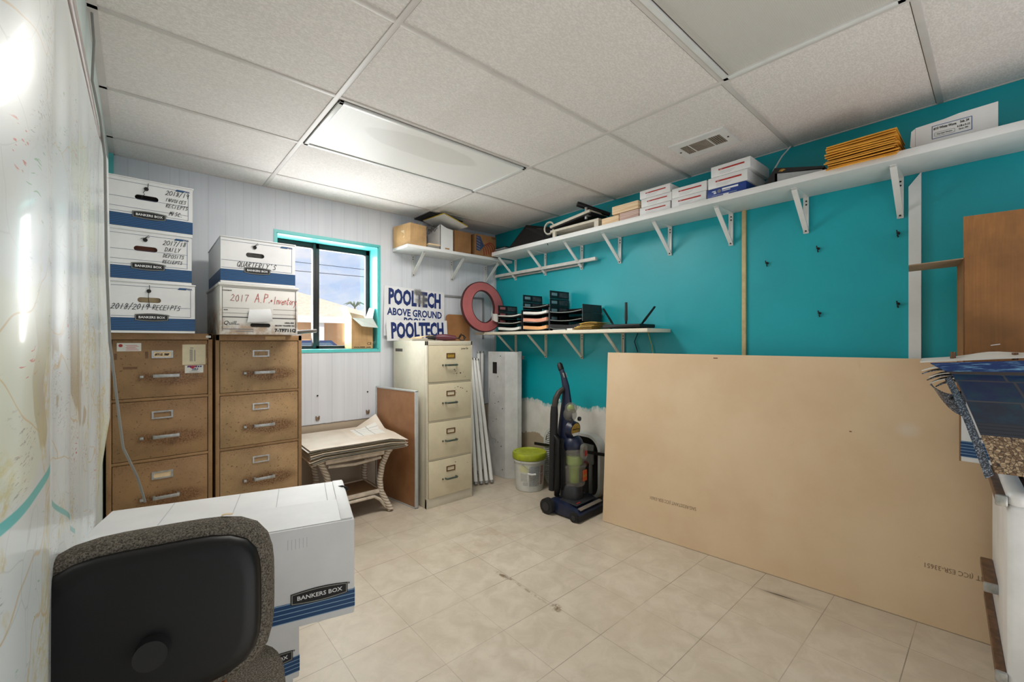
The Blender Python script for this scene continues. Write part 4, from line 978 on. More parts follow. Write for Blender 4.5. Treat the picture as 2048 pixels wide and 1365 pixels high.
M_flagred = plain('faded_flag_red', (132, 40, 34), .7, var=.1); M_flagblue = plain('faded_flag_blue', (48, 66, 100), .7, var=.1)
for k in range(6):
    def fl(u, v, k=k):
        S = (.060+.019*k, .082+.010*k); C = (.098+.024*k, .088+.012*k); E = (.095+.028*k, .012+.007*k)
        a_, b_, c_ = (1-u)**2, 2*u*(1-u), u*u
        x = a_*S[0]+b_*C[0]+c_*E[0]+.010*v*(u**1.0); z = a_*S[1]+b_*C[1]+c_*E[1]+.010*v*(1-u)
        return (min(x, .24), -.0050, z)
    MB().sheet(fl, 14, 1, .0012).build('flag_stripe', M_flagred, t, smooth=False)
q = MB().faces([(.008, -.0052, .19), (.055, -.0052, .185), (.10, -.0052, .10), (.05, -.0052, .045), (.008, -.0052, .05)], [(0, 1, 2, 3, 4)]).build('flag_canton', M_flagblue, t, smooth=False)
m = MB()
for i in range(5):
    for j in range(4):
        x = .016+.011*j; z = .07+.026*i-.004*j
        if z < .19-.01*j: m.box(x-.002, x+.002, -.0058, -.0052, z-.002, z+.002)
m.build('flag_star', M_cream, q, smooth=False)
text('lettering', 'USA', .026, M_ink, t, (.215, -.005, .188), bold=.0003, sx=1.1)
# yellow edged whiteboard and black board lying over the boxes
def slab(name, O, A, B, th, mat, parent=None, o=0.0):
    O, A, B = Vector(O), Vector(A), Vector(B); a = A-O; b = B-O; n = a.cross(b).normalized()
    if n.z < 0: n = -n
    O = O+n*o
    c = [O, O+a, O+a+b, O+b]; c2 = [p+n*th for p in c]
    return MB().hexa([tuple(p) for p in c+c2]).build(name, mat, parent, smooth=False)
t = thing('whiteboard', 'white board with yellow edge lying tilted over the shelf boxes', 'board', (0, 0, 0))
P0, P1, P2 = (1.985, 3.15, 2.398), (2.265, 3.20, 2.345), (1.955, 3.45, 2.395)
slab('writing_face', P0, P1, P2, .008, M_white_plastic, t); slab('yellow_edge', tuple(Vector(P0)+Vector((-.004, -.004, 0))), tuple(Vector(P1)+Vector((.004, -.004, 0))), tuple(Vector(P2)+Vector((-.004, .004, 0))), .007, plain('yellow_edge', (206, 178, 60), .5), t, .004)
tag(slab('black_panel', (1.90, 3.24, 2.415), (2.26, 3.26, 2.405), (1.90, 3.52, 2.415), .005, M_blackdull), 'black flat panel resting on the yellow edged board near the ceiling', 'board')

# ------------------------------------------------------------------ long shelf, from the corner towards the right
XF = 2.58
t = thing('laptop_tray', 'grey and black flat tray at the corner end of the long shelf', 'tray', (2.585, 3.065, SHZ+.0005))
MB().box(0, .22, -.03, .14, 0, .012, .004).build('base', M_grey, t)
MB().box(.0, .2, -.02, .13, .014, .03, .004).build('grey_panel', plain('grey_panel', (128, 130, 132), .4), t)
MB().box(.01, .19, -.015, .12, .032, .04, .003).build('black_top', M_black, t)
t = thing('computer_monitor', 'black flat monitor tipped backwards on the long shelf', 'monitor', (2.60, 2.96, SHZ+.001))
t.rotation_euler = (0, 0, 0)
Q = [Vector(q)-t.location for q in ((2.60, 3.02, 2.166), (2.62, 2.51, 2.166), (2.79, 2.57, 2.305), (2.725, 2.905, 2.388))]
qn = (Q[1]-Q[0]).cross(Q[3]-Q[0]).normalized(); qn = qn if qn.x < 0 else -qn
def bil(u, v, o=0.0): return (Q[0]*(1-u)+Q[1]*u)*(1-v)+(Q[3]*(1-u)+Q[2]*u)*v+qn*o
def quad(u0, u1, v0, v1, o0, o1): return [tuple(bil(u, v, o)) for o in (o0, o1) for u, v in ((u0, v0), (u1, v0), (u1, v1), (u0, v1))]
MB().hexa(quad(0, 1, 0, 1, -.02, 0)).build('casing', plain('black_gloss', (14, 14, 16), .3, var=0), t, smooth=False)
MB().hexa(quad(.04, .96, .05, .88, 0, .0012)).build('screen', plain('dark_screen', (10, 12, 18), .12, var=0), t, smooth=False)
MB().hexa(quad(.42, .56, .80, .87, .0013, .002)).build('white_sticker', M_greyprint, t, smooth=False)
# binding machine
M_mach = plain('grey_beige_machine', (206, 198, 182), .45, var=.05)
t = thing('binding_machine', 'grey desktop punch machine with long black lever on the long shelf', 'office machine', (2.60, 2.48, SHZ+.0005))
a = MB()
a.box(0, .22, -.50, 0, .055, .075, .004).box(0, .02, -.50, -.46, 0, .055).box(0, .02, -.06, -.03, 0, .055).box(.2, .22, -.5, 0, 0, .06).box(.02, .2, -.49, -.47, .01, .06)
a.build('base', M_mach, t)
Mq = rot_at((0.005, -.0, .082), math.radians(-6), 0, 0)
MB(Mq).box(.0, .20, -.43, -.02, .0, .012).build('black_bed', M_black, t, smooth=False)
MB(Mq).box(-.005, .205, -.42, -.0, .012, .034, .004).build('upper_plate', M_mach, t)
a = MB(); a.cyl((.03, -.36, .10), (.03, -.36, .19), .012, n=12).box(.01, .06, -.39, -.33, .12, .15, .004)
a.build('lever_pivot', M_chrome, t)
MB().tube([(-.005, -.30, .225), (.02, -.315, .218), (.10, -.37, .19), (.21, -.45, .15)], [.02, .021, .019, .016], 12).build('lever', M_black, t)
c = MB()
for k in range(4): c.tube([(.015+.006*k, .025+.055*math.cos(q*PI/8)+.004*k, .105+.05*math.sin(q*PI/8)) for q in range(16)], .006, 7, closed=True)
c.build('power_cord', plain('ivory_cord', (206, 202, 190), .5), t)
MB().tube([(-.01, .06, .06), (-.02, .05, .02), (-.022, .02, -.01), (-.024, .0, -.05)], .003, 6).build('thin_cord', M_black, t)
# envelope bundles
def m_pages(name, c1, c2, k):
    n = NB(name); x, y, z = n.sep(); s = n.noise(1.0, 2, .6, n.scale(n.obj, (3, 3, k)))
    n.set(Base_Color=n.mix(n.ss(s, .35, .65), rgb(*c1), rgb(*c2)), Roughness=.75).bump(s, .3, .001); return n.m
M_env_cream = m_pages('cream_envelope_edges', (238, 216, 182), (214, 176, 134), 260); M_env_pink = m_pages('pinkish_envelope_edges', (214, 190, 178), (176, 142, 132), 260)
for (y0, y1, z, h, mt, l, dx) in ((1.935, 1.785, 0, .052, M_env_cream, 'cream envelope bundle beside the grey punch machine', 0.0), (1.78, 1.625, 0, .058, M_env_pink, 'pinkish envelope bundle next to the white paper reams', 0.0), (1.845, 1.63, .0605, .058, M_env_cream, 'cream envelope bundle lying on top of the pinkish one', .0)):
    t = thing('envelope_bundle', l, 'envelopes', (XF+dx, y0, SHZ+.0005+z), 0, 'envelope bundles')
    MB().box(0, .23, y1-y0, 0, 0, h, .005).build('envelopes', mt, t)
    MB().box(.11, .118, y1-y0-.0008, .0008, -.0, h+.0008).build('paper_band', M_env_pink if mt is M_env_cream else M_cream, t, smooth=False)
# reams
def ream(label, y, z, blue=False, dx=0.0, w=.222, h=.0555, rz=0.0):
    t = thing('paper_ream', label, 'paper ream', (XF+dx, y, SHZ+.0005+z), rz, 'paper reams on the long shelf')
    m = plain('blue_wrapper', (30, 62, 138), .45, var=.05) if blue else plain('white_wrapper', (226, 226, 226), .5, var=.02)
    MB().box(0, .275, -w, 0, 0, h, .004).build('wrapper', m, t)
    fold = MB(); fold.faces([(.0, -w-.0006, .004), (.0, -w-.0006, h-.004), (.05, -w-.0016, h/2)], [(0, 1, 2)]).faces([(.275, -w-.0006, .004), (.275, -w-.0006, h-.004), (.225, -w-.0016, h/2)], [(0, 1, 2)])
    fold.build('folded_end', m, t, smooth=False)
    if blue:
        m2 = MB().box(-.0008, 0, -.178, -.088, h*.66, h*.84).box(-.0008, 0, -.135, -.088, h*.52, h*.58)
        m2.box(-.0008, 0, -.052, -.030, h*.66, h*.73).box(-.0008, 0, -.054, -.040, h*.52, h*.60).box(-.0008, 0, -.055, -.040, h*.42, h*.49)
        m2.build('printed_title', M_whiteink, t, smooth=False)
        q = MB().box(-.0008, 0, -.17, -.03, h*.22, h*.24).build('white_line', M_whiteink, t, smooth=False)
        MB().cyl((-.0012, -.072, h*.62), (0, -.072, h*.62), .011, n=18).build('round_seal', M_greyprint, t)
        MB().box(-.001, 0, -.125, -.095, .0, h*.22).build('torn_wrapper', M_whiteink, t, smooth=False)
    else:
        MB().box(-.0007, 0, -.19, -.045, h*.52, h*.66).build('red_stripe', M_redprint, t, smooth=False)
        text('lettering', 'Paper', .006, M_whiteink, t, (-.001, -.06, h*.59), (0, -1, 0))
        m2 = MB()
        for k in range(3): m2.box(-.0006, 0, -.12-.01*k, -.05, h*.16+.006*k, h*.18+.006*k)
        m2.build('small_print', plain('pale_print', (178, 180, 186), .6, var=0), t, smooth=False)
    return t
hgt = .0562
ream('white paper ream with red stripe, lowest of the three-ream pile', 1.618, 0, rz=.01)
ream('white paper ream with red stripe, middle of the three-ream pile', 1.606, hgt)
ream('white paper ream with red stripe, topmost of the three-ream pile', 1.614, 2*hgt, dx=-.004)
ream('lower white paper ream of the two-ream pile in the centre', 1.385, 0, h=.061)
ream('upper white paper ream of the two-ream pile in the centre', 1.383, .0615, h=.061, rz=.012)
ream('blue wrapped paper ream at the bottom of the tallest pile', 1.158, 0, True)
ream('white paper ream lying directly on the blue ream', 1.152, hgt, h=.066)
ream('white paper ream on top of the blue ream pile, closest to the ceiling', 1.135, hgt+.0665, h=.064, rz=-.02)
# binder
t = thing('ring_binder', 'black ring binder lying open-edged between paper reams and orange envelopes', 'binder', (2.60, .80, SHZ+.0005))
M_binder = plain('black_vinyl', (16, 16, 18), .4, var=0)
MB().box(0, .24, -.222, 0, 0, .004).build('lower_cover', plain('grey_cover', (120, 122, 126), .5), t, smooth=False)
MB().hexa([(0, 0, .058), (.24, 0, .058), (.24, -.222, .022), (0, -.222, .022), (0, 0, .088), (.24, 0, .088), (.24, -.222, .032), (0, -.222, .032)]).build('upper_cover', M_binder, t, smooth=False)
MB().hexa([(0, .003, .0), (.24, .003, .0), (.24, 0, .0), (0, 0, .0), (-.0, .06, .004), (.24, .06, .004), (.24, .0, .088), (0, .0, .088)]).build('spine', M_binder, t, smooth=False)
MB().hexa([(.006, -.01, .006), (.23, -.01, .006), (.23, -.212, .006), (.006, -.212, .006), (.006, -.01, .056), (.23, -.01, .056), (.23, -.212, .020), (.006, -.212, .020)]).build('pages', plain('grey_pages', (168, 170, 172), .7), t, smooth=False)
m = MB()
for k in range(7):
    a = math.radians(20+23*k); m.tube([(-.001, -.035, .06), (-.002, -.035+.009*math.cos(a), .06+.009*math.sin(a)), (-.001, -.035+.017*math.cos(a), .06+.013*math.sin(a))], .0013, 5)
m.build('gold_emblem', plain('gold_emblem', (206, 156, 74), .4, .4, var=0), t)
# orange envelopes
M_orange = plain('orange_kraft', (222, 156, 48), .6, var=.08, sc=14)
ro = random.Random(9)
for k in range(12):
    y0 = .556+ro.uniform(-.008, .008); x0 = 2.525+ro.uniform(-.008, .008)
    def sf(u, v, k=k, x0=x0): return (x0+.25*v, y0-.258*u, .0085*k+.0014*math.sin(4*u+k)*(.3+.7*(1-v))-(.042*max(0, .16-v)*3.0*(1-k/11)))
    o = MB().sheet(sf, 10, 10, .0056).build('kraft_envelope', M_orange, None, (0, 0, SHZ+.003+.0004))
    tag(o, 'topmost orange kraft envelope of the pile on the long shelf' if k == 11 else 'orange kraft envelope below the top one in the shelf pile', 'envelope', 'orange kraft envelopes')
# white wove box
t = thing('envelope_box', 'white envelope box with blue label near the right end of the long shelf', 'box', (2.605, .243, SHZ+.0005))
a = MB(); W, H = .243, .115
a.prism([(0, 0), (-W, 0), (-W, H), (-W*.55, H-.004), (-W*.36, H-.012), (0, H-.018)], 0, .003, 'x').box(.003, .24, -W, -W+.003, 0, H).box(.003, .24, -.003, 0, 0, H-.02).box(.237, .24, -W, 0, 0, H).box(0, .24, -W, 0, 0, .003)
a.box(.003, .24, -W, 0, H-.024, H-.021)
a.build('box_body', M_white_card, t, smooth=False)
MB().faces([(.0, .001, .0), (.0, .001, H-.02), (.0, .014, H-.03), (.0, .018, .02)], [(0, 1, 2, 3)]).build('end_flap', M_white_card, t, smooth=False)
f = MB().ring([(-.172, .028), (-.052, .028), (-.052, .085), (-.172, .085)], [(-.1698, .0302), (-.0542, .0302), (-.0542, .0828), (-.1698, .0828)], -.0008, 0, 'x').build('label_frame', plain('blue_label_line', (50, 84, 140), .5, var=0), t, smooth=False)
text('lettering', '#10 White Wove', .0145, M_ink, f, (-.0008, -.092, .071), (0, -1, 0), bold=.0003, sx=.66)
text('lettering', 'Sub. 24', .0135, M_ink, f, (-.0008, -.150, .073), (0, -1, 0), bold=.0003, sx=.66)
text('lettering', '4-1/8 x 9-1/2', .0115, M_ink, f, (-.0008, -.147, .056), (0, -1, 0), bold=.0002, sx=.62)
text('lettering', 'Quan. 500', .009, M_ink, f, (-.0008, -.147, .044), (0, -1, 0), sx=.7)
MB().ring(rrect(-.122, -.06, .037, .054, .004, 3), rrect(-.1212, -.0608, .0378, .0532, .0035, 3), -.0008, 0, 'x').build('label_pill', M_greyprint, f, smooth=False)
text('lettering', 'Poly Clear Window', .0085, M_ink, f, (-.0008, -.091, .0455), (0, -1, 0), sx=.68)

# ------------------------------------------------------------------ low shelf: ring, trays, router
ZL = 1.3905
M_tray = plain('black_letter_tray', (20, 20, 22), .4, var=0)
M_smoke = plain('smoked_window_panel', (78, 72, 76), .25, var=.2, sc=30)
M_clearlab = plain('clear_label_pocket', (120, 150, 158), .2, var=0)
M_pinkp = plain('pink_paper', (226, 160, 136), .7, var=.05, sc=14); M_orangep = plain('peach_paper', (232, 172, 116), .7, var=.05, sc=14)
M_greenedge = plain('greenish_tray_edge', (150, 158, 150), .4, var=0)
M_rose = plain('rose_label', (150, 92, 92), .5, var=0)
def tray_stack(label, y0, y1, tiers, far_tiers, near_tiers, papers, pitch=.068, loc_x=2.60, near_mat=None, rose=False, near_from=0):
    """trays run along the wall from y0 (far) to y1 (near); x depth .24; origin at the far front foot"""
    t = thing('letter_tray_stack', label, 'letter trays', (loc_x, y0, ZL), 0, 'letter tray stacks on the low shelf')
    L = y0-y1; D = .24
    for k in range(max(far_tiers, near_tiers)):
        z = k*pitch
        for on, y, nm in ((k < far_tiers, 0, 'side_panel'), (near_from <= k < near_tiers, -L, 'side_panel')):
            if not on: continue
            a = MB(); a.box(0, D, y-.005, y+.001, z+.001, z+.010).box(0, D, y-.005, y+.001, z+pitch-.010, z+pitch-.001).box(0, .012, y-.005, y+.001, z+.01, z+pitch-.01).box(D-.012, D, y-.005, y+.001, z+.01, z+pitch-.01).box(.10, .112, y-.005, y+.001, z+.01, z+pitch-.01).box(.012, D-.012, y-.0028, y-.0012, z+.01, z+pitch-.01)
            p = a.build(nm, M_tray if near_mat is None or y == 0 else near_mat, t, smooth=False)
            if y == 0:
                MB().box(.02, .088, y-.0062, y-.0052, z+.026, z+.050).build('label_pocket', M_rose if rose else M_clearlab, p, smooth=False)
                MB().box(.115, D-.014, y-.0062, y-.0052, z+.014, z+pitch-.012).build('ribbed_window', M_smoke, p, smooth=False)
    for k in tiers:
        z = k*pitch+.006
        MB().sheet(lambda u, v, z=z: (.002+(D-.004)*v, -.004-(L-.008)*u, z+.012*(2*u-1)**2+.004), 10, 3, .0035).build('tray_shelf', M_tray, t)
        MB().sheet(lambda u, v, z=z: (-.003+.004*v, -.008-(L-.016)*u, z+.012*(2*u-1)**2+.006), 10, 1, .003).build('tray_lip', M_greenedge, t)
        MB().box(D-.006, D-.002, -L+.006, -.006, z+.006, z+.05).build('tray_back', M_tray, t, smooth=False)
        if k in papers:
            m, h = papers[k]
            MB().sheet(lambda u, v, z=z, h=h: (-.010+.215*v, -.016-(L-.034)*u, z+.010*(2*u-1)**2+.0075+h+.003*math.sin(6*u)), 10, 3, h).build('paper_pile', m, t)
    return t
tray_stack('black letter tray stack nearest the pink letter O, three tiers of papers', 3.165, 2.835, (0, 1, 2), 4, 3, {0: (M_paper, .022), 1: (M_paper, .003), 2: (M_paper, .008)}, .064, rose=True)
tray_stack('tall middle black letter tray stack holding peach, pink and white papers', 2.815, 2.495, (0, 1, 2, 3), 5, 3, {0: (M_orangep, .026), 1: (M_pinkp, .028), 2: (M_paper, .020)}, .066)
t = tray_stack('black letter tray stack with empty trays and a high panel, nearest the router', 2.485, 2.135, (0, 1, 2), 5, 3, {0: (M_blackdull, .03)}, .068, near_from=1, near_mat=plain('dull_tray_panel', (44, 46, 50), .45, var=0))
# yellow envelopes
M_kraft2 = plain('yellow_kraft', (228, 192, 104), .65, var=.1, sc=16)
for k in range(6):
    def sf(u, v, k=k): return (2.585+.012*math.sin(k*2.1)+.19*v, 2.20-.012*k-.17*u+.03*(1-v)*(1-k/6), ZL+.001+.0085*k+.010*math.sin(2.6*u+.4)*(1-.5*v)*(k/5)+.002*k*u)
    tag(MB().sheet(sf, 8, 4, .0035).build('small_envelope', M_kraft2), 'topmost yellow envelope of the fanned pile beside the router' if k == 5 else 'yellow envelope in the fanned pile beside the router', 'envelope', 'yellow envelopes on the low shelf')
tag(MB().box(2.575, 2.66, 2.215, 2.27, ZL, ZL+.014, .002).build('card_pack', M_paper), 'small white pack of cards left of the yellow envelopes', 'cards')
tag(MB().box(2.58, 2.64, 2.29, 2.43, ZL, ZL+.005, .001).build('paper_slip', M_paper), 'flat white paper slip at the front of the low shelf', 'paper')
# router
t = thing('router', 'flat black router with three upright antennas on the low shelf end', 'router', (2.70, 1.785, ZL))
MB().prism([(-.10, -.155), (.10, -.155), (.12, -.06), (.12, .06), (.10, .155), (-.10, .155), (-.12, .06), (-.12, -.06)], .008, .034, 'z', bev=.006).build('housing', M_black, t)
m = MB()
for x in (-.07, .07):
    for y in (-.1, .1): m.cyl((x, y, 0), (x, y, .01), .01, n=10)
m.build('feet', M_blackdull, t)
def ant(x, y, dy, dz, nm='antenna'):
    d = Vector((0, dy, dz)).normalized(); c = Vector((x, y, .02))
    a = MB(); a.tube([c, c+d*.03], .008, 8).tube([c+d*.028, c+d*.05, c+d*.175], [.009, .0135, .011], 8, sq=.5)
    a.build(nm, M_black, t)
ant(.02, .135, .085, .12); ant(-.03, -.00, .0, .2); ant(-.02, -.11, -.105, .12)
t = thing('power_adapter_cord', 'thin cords hanging from the router behind the drywall', 'cable', (0, 0, 0))
MB().tube([(2.83, 1.83, 1.40), (2.845, 1.80, 1.36), (2.848, 1.83, 1.30), (2.846, 1.80, 1.22)], .004, 6).build('black_cord', M_black, t)
MB().tube([(2.835, 1.72, 1.40), (2.848, 1.71, 1.35), (2.849, 1.685, 1.27), (2.849, 1.675, 1.21)], .003, 6).build('yellow_cord', plain('yellow_cord', (196, 188, 70), .5, var=0), t)

# ------------------------------------------------------------------ corner: tubes, light housing, bucket, fan, vacuum
M_tubeglass = plain('frosted_tube', (232, 232, 228), .25, var=.02)
M_green = plain('green_cap', (40, 120, 84), .5, var=0)
for k, (a, b, l) in enumerate((((2.245, 3.13), (2.44, 3.475), 'fluorescent tube with green ends, closest to the beige cabinet'), ((2.292, 3.105), (2.475, 3.475), 'second leaning fluorescent tube from the beige cabinet'),
                  ((2.337, 3.085), (2.51, 3.475), 'third leaning fluorescent tube from the beige cabinet'), ((2.383, 3.065), (2.545, 3.475), 'fourth leaning fluorescent tube from the beige cabinet'),
                  ((2.43, 3.05), (2.58, 3.475), 'fifth leaning fluorescent tube, its foot farthest out on the floor'), ((2.505, 3.37), (2.615, 3.495), 'steep fluorescent tube behind the leaning ones'),
                  ((2.56, 3.38), (2.66, 3.495), 'steep fluorescent tube right beside the white light housing'))):
    dh = math.hypot(b[0]-a[0], b[1]-a[1]); z = math.sqrt(1.21**2-dh**2)
    p = Vector((a[0], a[1], .012)); q = Vector((b[0], b[1], z)); d = (q-p).normalized()
    o = MB().tube([p+d*.02, q-d*.02], .0175, 14).build('fluorescent_tube', M_tubeglass); tag(o, l, 'light tube', 'spare fluorescent tubes')
    mt = M_green if k == 0 else M_chrome
    MB().tube([p, p+d*.022], .018, 14).build('end_cap', mt, o); MB().tube([q-d*.022, q], .018, 14).build('end_cap', mt, o)
t = thing('light_housing', 'white sheet-metal light housing standing upright in the corner', 'light fixture', (2.614, 3.079, 0))
M_house = plain('scuffed_white_metal', (206, 206, 204), .42, var=.06, sc=7)
MB().prism([(0, 0), (.085, -.085), (.125, -.08), (.20, .215), (-.012, .24)], .002, 1.20, 'z').build('housing', M_house, t, smooth=False)
MB().prism([(.098, -.088), (.128, -.092), (.13, -.078), (.1, -.078)], .0, 1.205, 'z').build('flange', M_house, t, smooth=False)
MB().box(-.0095, -.004, .115, .175, .99, 1.10).build('knockout', M_dark, t, smooth=False)
m = MB()
for (y, z) in ((.06, 1.16), (.2, 1.16), (.1, .96), (.15, .8), (.09, .72), (.14, .70), (.12, .55), (.17, .52), (.1, .33), (.03, .08), (.03, .66), (.05, .3)): m.tube([(-.010, y, z), (-.004, y, z)], .0035, 8)
m.build('screw_hole', M_blackdull, t)
MB().tube([(-.006, .22, .86), (-.05, .2, .62), (-.03, .22, .45), (-.02, .18, .36), (-.06, .06, .37), (-.04, .1, .33)], .0022, 5).build('loose_wire', M_grey, t)
hand('pen_mark', 'LR', .03, M_redink, t, (.118, -.0905, 1.13), (1, -.1, 0), (0, 0, 1), w=.003, seed=2)
t = thing('bucket', 'white paint bucket with lime green lid beside the light housing', 'bucket', (2.618, 2.748, 0))
M_bucket = NB('printed_white_bucket'); n = M_bucket; x, y, z = n.sep()
ang = n.math('ARCTAN2', y, x)
col = n.mix(n.ss(n.noise(10, 4), .3, .7), rgb(214, 214, 208), rgb(196, 196, 188))
def patch(a0, a1, z0, z1, c, k):
    global col
    m_ = n.math('MULTIPLY', n.math('MULTIPLY', n.math('GREATER_THAN', ang, a0), n.math('LESS_THAN', ang, a1)), n.math('MULTIPLY', n.math('GREATER_THAN', z, z0), n.math('LESS_THAN', z, z1)))
    tx_ = n.ss(n.noise(1.0, 2, .6, n.scale(n.obj, (60, 60, 240))), .42, .58)
    col = n.mix(n.math('MULTIPLY', m_, n.math('ADD', k*.55, n.math('MULTIPLY', tx_, k*.45))), col, rgb(*c))
patch(-2.35, -1.62, .05, .225, (128, 132, 140), .8); patch(-1.55, -1.25, .06, .225, (150, 70, 66), .85); patch(-3.0, -2.42, .17, .23, (206, 206, 120), .7); patch(-2.95, -2.5, .09, .16, (150, 154, 150), .6); patch(-2.8, -2.45, .055, .085, (150, 150, 150), .6)
n.set(Base_Color=col, Roughness=.45)
MB().lathe([(.118, 0), (.122, .004), (.138, .25), (.147, .252), (.147, .268), (.139, .270), (.142, .296), (.134, .298), (.134, .29), (.12, .05), (.0, .05)], 36).build('pail', n.m, t)
MB().lathe([(.148, .272), (.152, .278), (.152, .318), (.146, .326), (.132, .326), (.126, .318), (.0, .317)], 36).build('lid', plain('lime_lid', (166, 176, 40), .5, var=.1, sc=20), t)
a = MB(); a.tube([(.148*math.cos(q), .148*math.sin(q), .262-.10*math.sin(PI*(q+2.9)/2.6)) for q in [-2.9+2.6*i/16 for i in range(17)]], .0022, 6)
a.build('wire_handle', M_chrome, t)
MB().tube([(-.118, -.098, .168), (-.088, -.125, .162), (-.06, -.142, .163)], .009, 8).build('handle_grip', M_white_plastic, t)

# fan: rounded white frame, slatted grille, grey panel
t = thing('window_fan', 'white rounded fan with slatted grille standing behind the vacuum', 'fan', (2.805, 2.41, 0)); t.rotation_euler = (0, math.radians(.4), 0)
W, H = .315, .535
oL = rrect(-W, W, .004, H, .13, 8); iL = rrect(-W+.022, W-.022, .026, H-.022, .11, 8)
MB().ring(oL, iL, -.035, .045, 'x').build('outer_frame', plain('grey_white_plastic', (192, 194, 192), .4, var=.03), t)
g = MB()
for k in range(28):
    z = .05+.0165*k
    ins = 0.0 if .13 < z < H-.13 else .04*(1 if z < .07 or z > H-.07 else .4)
    g.box(-.035, -.029, .17, W-.024-ins, z, z+.006)
for y in (.17, .20, .23): g.box(-.037, -.030, y, y+.006, .05, H-.04)
g.build('slatted_grille', M_white_plastic, t, smooth=False)
MB().prism([(y*.97, .27+(z-.27)*.97) for y, z in iL], .02, .03, 'x').build('back_plate', M_dark, t, smooth=False)
MB().box(-.045, -.02, -.25, .10, .30, .46, .01).build('control_panel', plain('grey_fan_panel', (116, 118, 116), .5, var=.05), t)
MB().box(-.04, -.025, -.235, -.205, .06, .30, .004).build('panel_side', plain('grey_fan_panel', (116, 118, 116), .5, var=.05), t)
MB().tube([(-.05, -.18, .30), (-.04, -.18, .30)], .022, 14).build('dial', plain('dark_red_dial', (104, 34, 30), .5, var=0), t)
MB().hexa([(-.05, .42, .345), (-.045, .42, .345), (-.045, -.37, .395), (-.05, -.37, .395), (-.05, .42, .37), (-.045, .42, .37), (-.045, -.37, .42), (-.05, -.37, .42)]).build('mounting_bar', M_black, t, smooth=False)

# vacuum, facing -y
t = thing('vacuum_cleaner', 'navy upright vacuum cleaner with clear dust cup beside the drywall', 'vacuum cleaner', (2.522, 2.145, 0), math.radians(4))
M_nv = plain('navy_plastic', (24, 32, 58), .35, var=.04); M_dgrey = plain('charcoal_plastic', (44, 44, 48), .45, var=.05)
M_cup = NB('smoky_clear_cup'); M_cup.set(Base_Color=rgb(150, 146, 134), Roughness=.12, Alpha=.40); M_cup = M_cup.m
M_lime = plain('lime_filter', (160, 190, 70), .5, var=.06)
hd = MB()
prof = [(-.16, .012), (.13, .012), (.15, .03), (.15, .085), (.10, .105), (-.02, .10), (-.12, .075), (-.16, .05)]
hd.prism(prof, -.165, .165, 'x', bev=.006); hd.build('floor_head', M_nv, t)
MB().prism([(-.172, .010), (-.12, .010), (-.12, .045), (-.165, .048)], -.178, .178, 'x', bev=.004).build('front_bumper', M_blackdull, t)
MB().hexa([(-.13, -.150, .074), (.15, -.150, .074), (.15, -.125, .082), (-.13, -.125, .082), (-.13, -.150, .079), (.15, -.150, .079), (.15, -.125, .087), (-.13, -.125, .087)]).build('front_window', plain('dusty_strip', (128, 118, 106), .4), t, smooth=False)
MB().box(-.12, .12, -.10, .06, .097, .106, .004, M=rot_at((0, 0, 0), math.radians(4), 0, 0)).build('head_cover', M_dgrey, t)
text('lettering', '12 amp', .03, M_greyprint, t, (.09, -.0, .1085), (1, 0, 0), (0, 1, .07))
MB().box(-.09, -.05, -.09, -.082, .1, .1035).build('red_badge', M_redprint, t, smooth=False)
for sx in (-1, 1):
    q = MB().tube([(sx*.165, .115, .058), (sx*.205, .115, .058)], .058, 24).build('rear_wheel', M_blackdull, t)
    MB().tube([(sx*.2, .115, .058), (sx*.209, .115, .058)], .032, 16).build('wheel_hub', M_dgrey, q)
    q = MB().tube([(sx*.168, -.125, .036), (sx*.185, -.125, .036)], .036, 20).build('front_wheel', M_blackdull, t)
    MB().tube([(sx*.18, -.125, .036), (sx*.188, -.125, .036)], .018, 14).build('wheel_hub', M_dgrey, q)
MB().lathe([(.0, .09), (.085, .09), (.09, .12), (.082, .20), (.07, .215), (0, .215)], 24, M=Matrix.Translation((.0, .03, 0))).build('motor_base', M_dgrey, t)
MB().tube([(0, .105, .12), (0, .10, .40), (0, .09, .60), (0, .082, .72), (.004, .08, .84), (.008, .092, .95), (.013, .122, 1.04), (.018, .150, 1.09)], [.075, .072, .066, .055, .042, .031, .023, .021], 14, sq=.75).build('spine_handle', M_nv, t)
MB().tube([(.0165, .142, 1.075), (.019, .160, 1.115), (.019, .166, 1.128)], [.0232, .0225, .014], 12).build('grip', M_black, t)
MB().box(-.012, .034, -.002, .0, -.02, .02, .0005, M=rot_at((.002, .103, 1.035), math.radians(-22), 0, 0)).build('handle_label', plain('silver_label', (180, 178, 172), .4), t)
MB().lathe([(0, .20), (.082, .20), (.088, .21), (.092, .335), (.097, .34), (.097, .352), (.078, .355), (.076, .47), (.068, .49), (0, .495)], 28, M=Matrix.Translation((.015, .02, 0))).build('dust_cup', M_cup, t)
MB().lathe([(0, .205), (.04, .205), (.045, .34), (.066, .36), (.066, .42), (.0, .43)], 20, M=Matrix.Translation((.015, .02, 0))).build('inner_filter', M_lime, t)
MB().ball((.015, .03, .50), (.082, .085, .085)).build('cup_dome', M_nv, t)
MB().prism(rrect(-.012, .042, .41, .52, .025, 5), -.088, -.06, 'y').build('cup_handle', M_cup, t)
MB().box(.005, .03, -.092, -.088, .435, .475).build('flag_decal', M_redprint, t, smooth=False)
MB().box(.0, .045, -.082, -.0775, .245, .325).build('warning_label', plain('orange_red_label', (206, 84, 36), .5, var=0), t, smooth=False)
MB().box(.006, .04, -.0835, -.082, .275, .293).build('label_stripe', M_gold, t, smooth=False)
q = MB().tube([(.0, .04, .625), (.0, -.008, .620)], [.07, .062], 24).build('crest', M_nv, t)
MB().tube([(0, -.0075, .622), (0, -.0105, .6215)], .052, 24).build('crest_ring', M_gold, q)
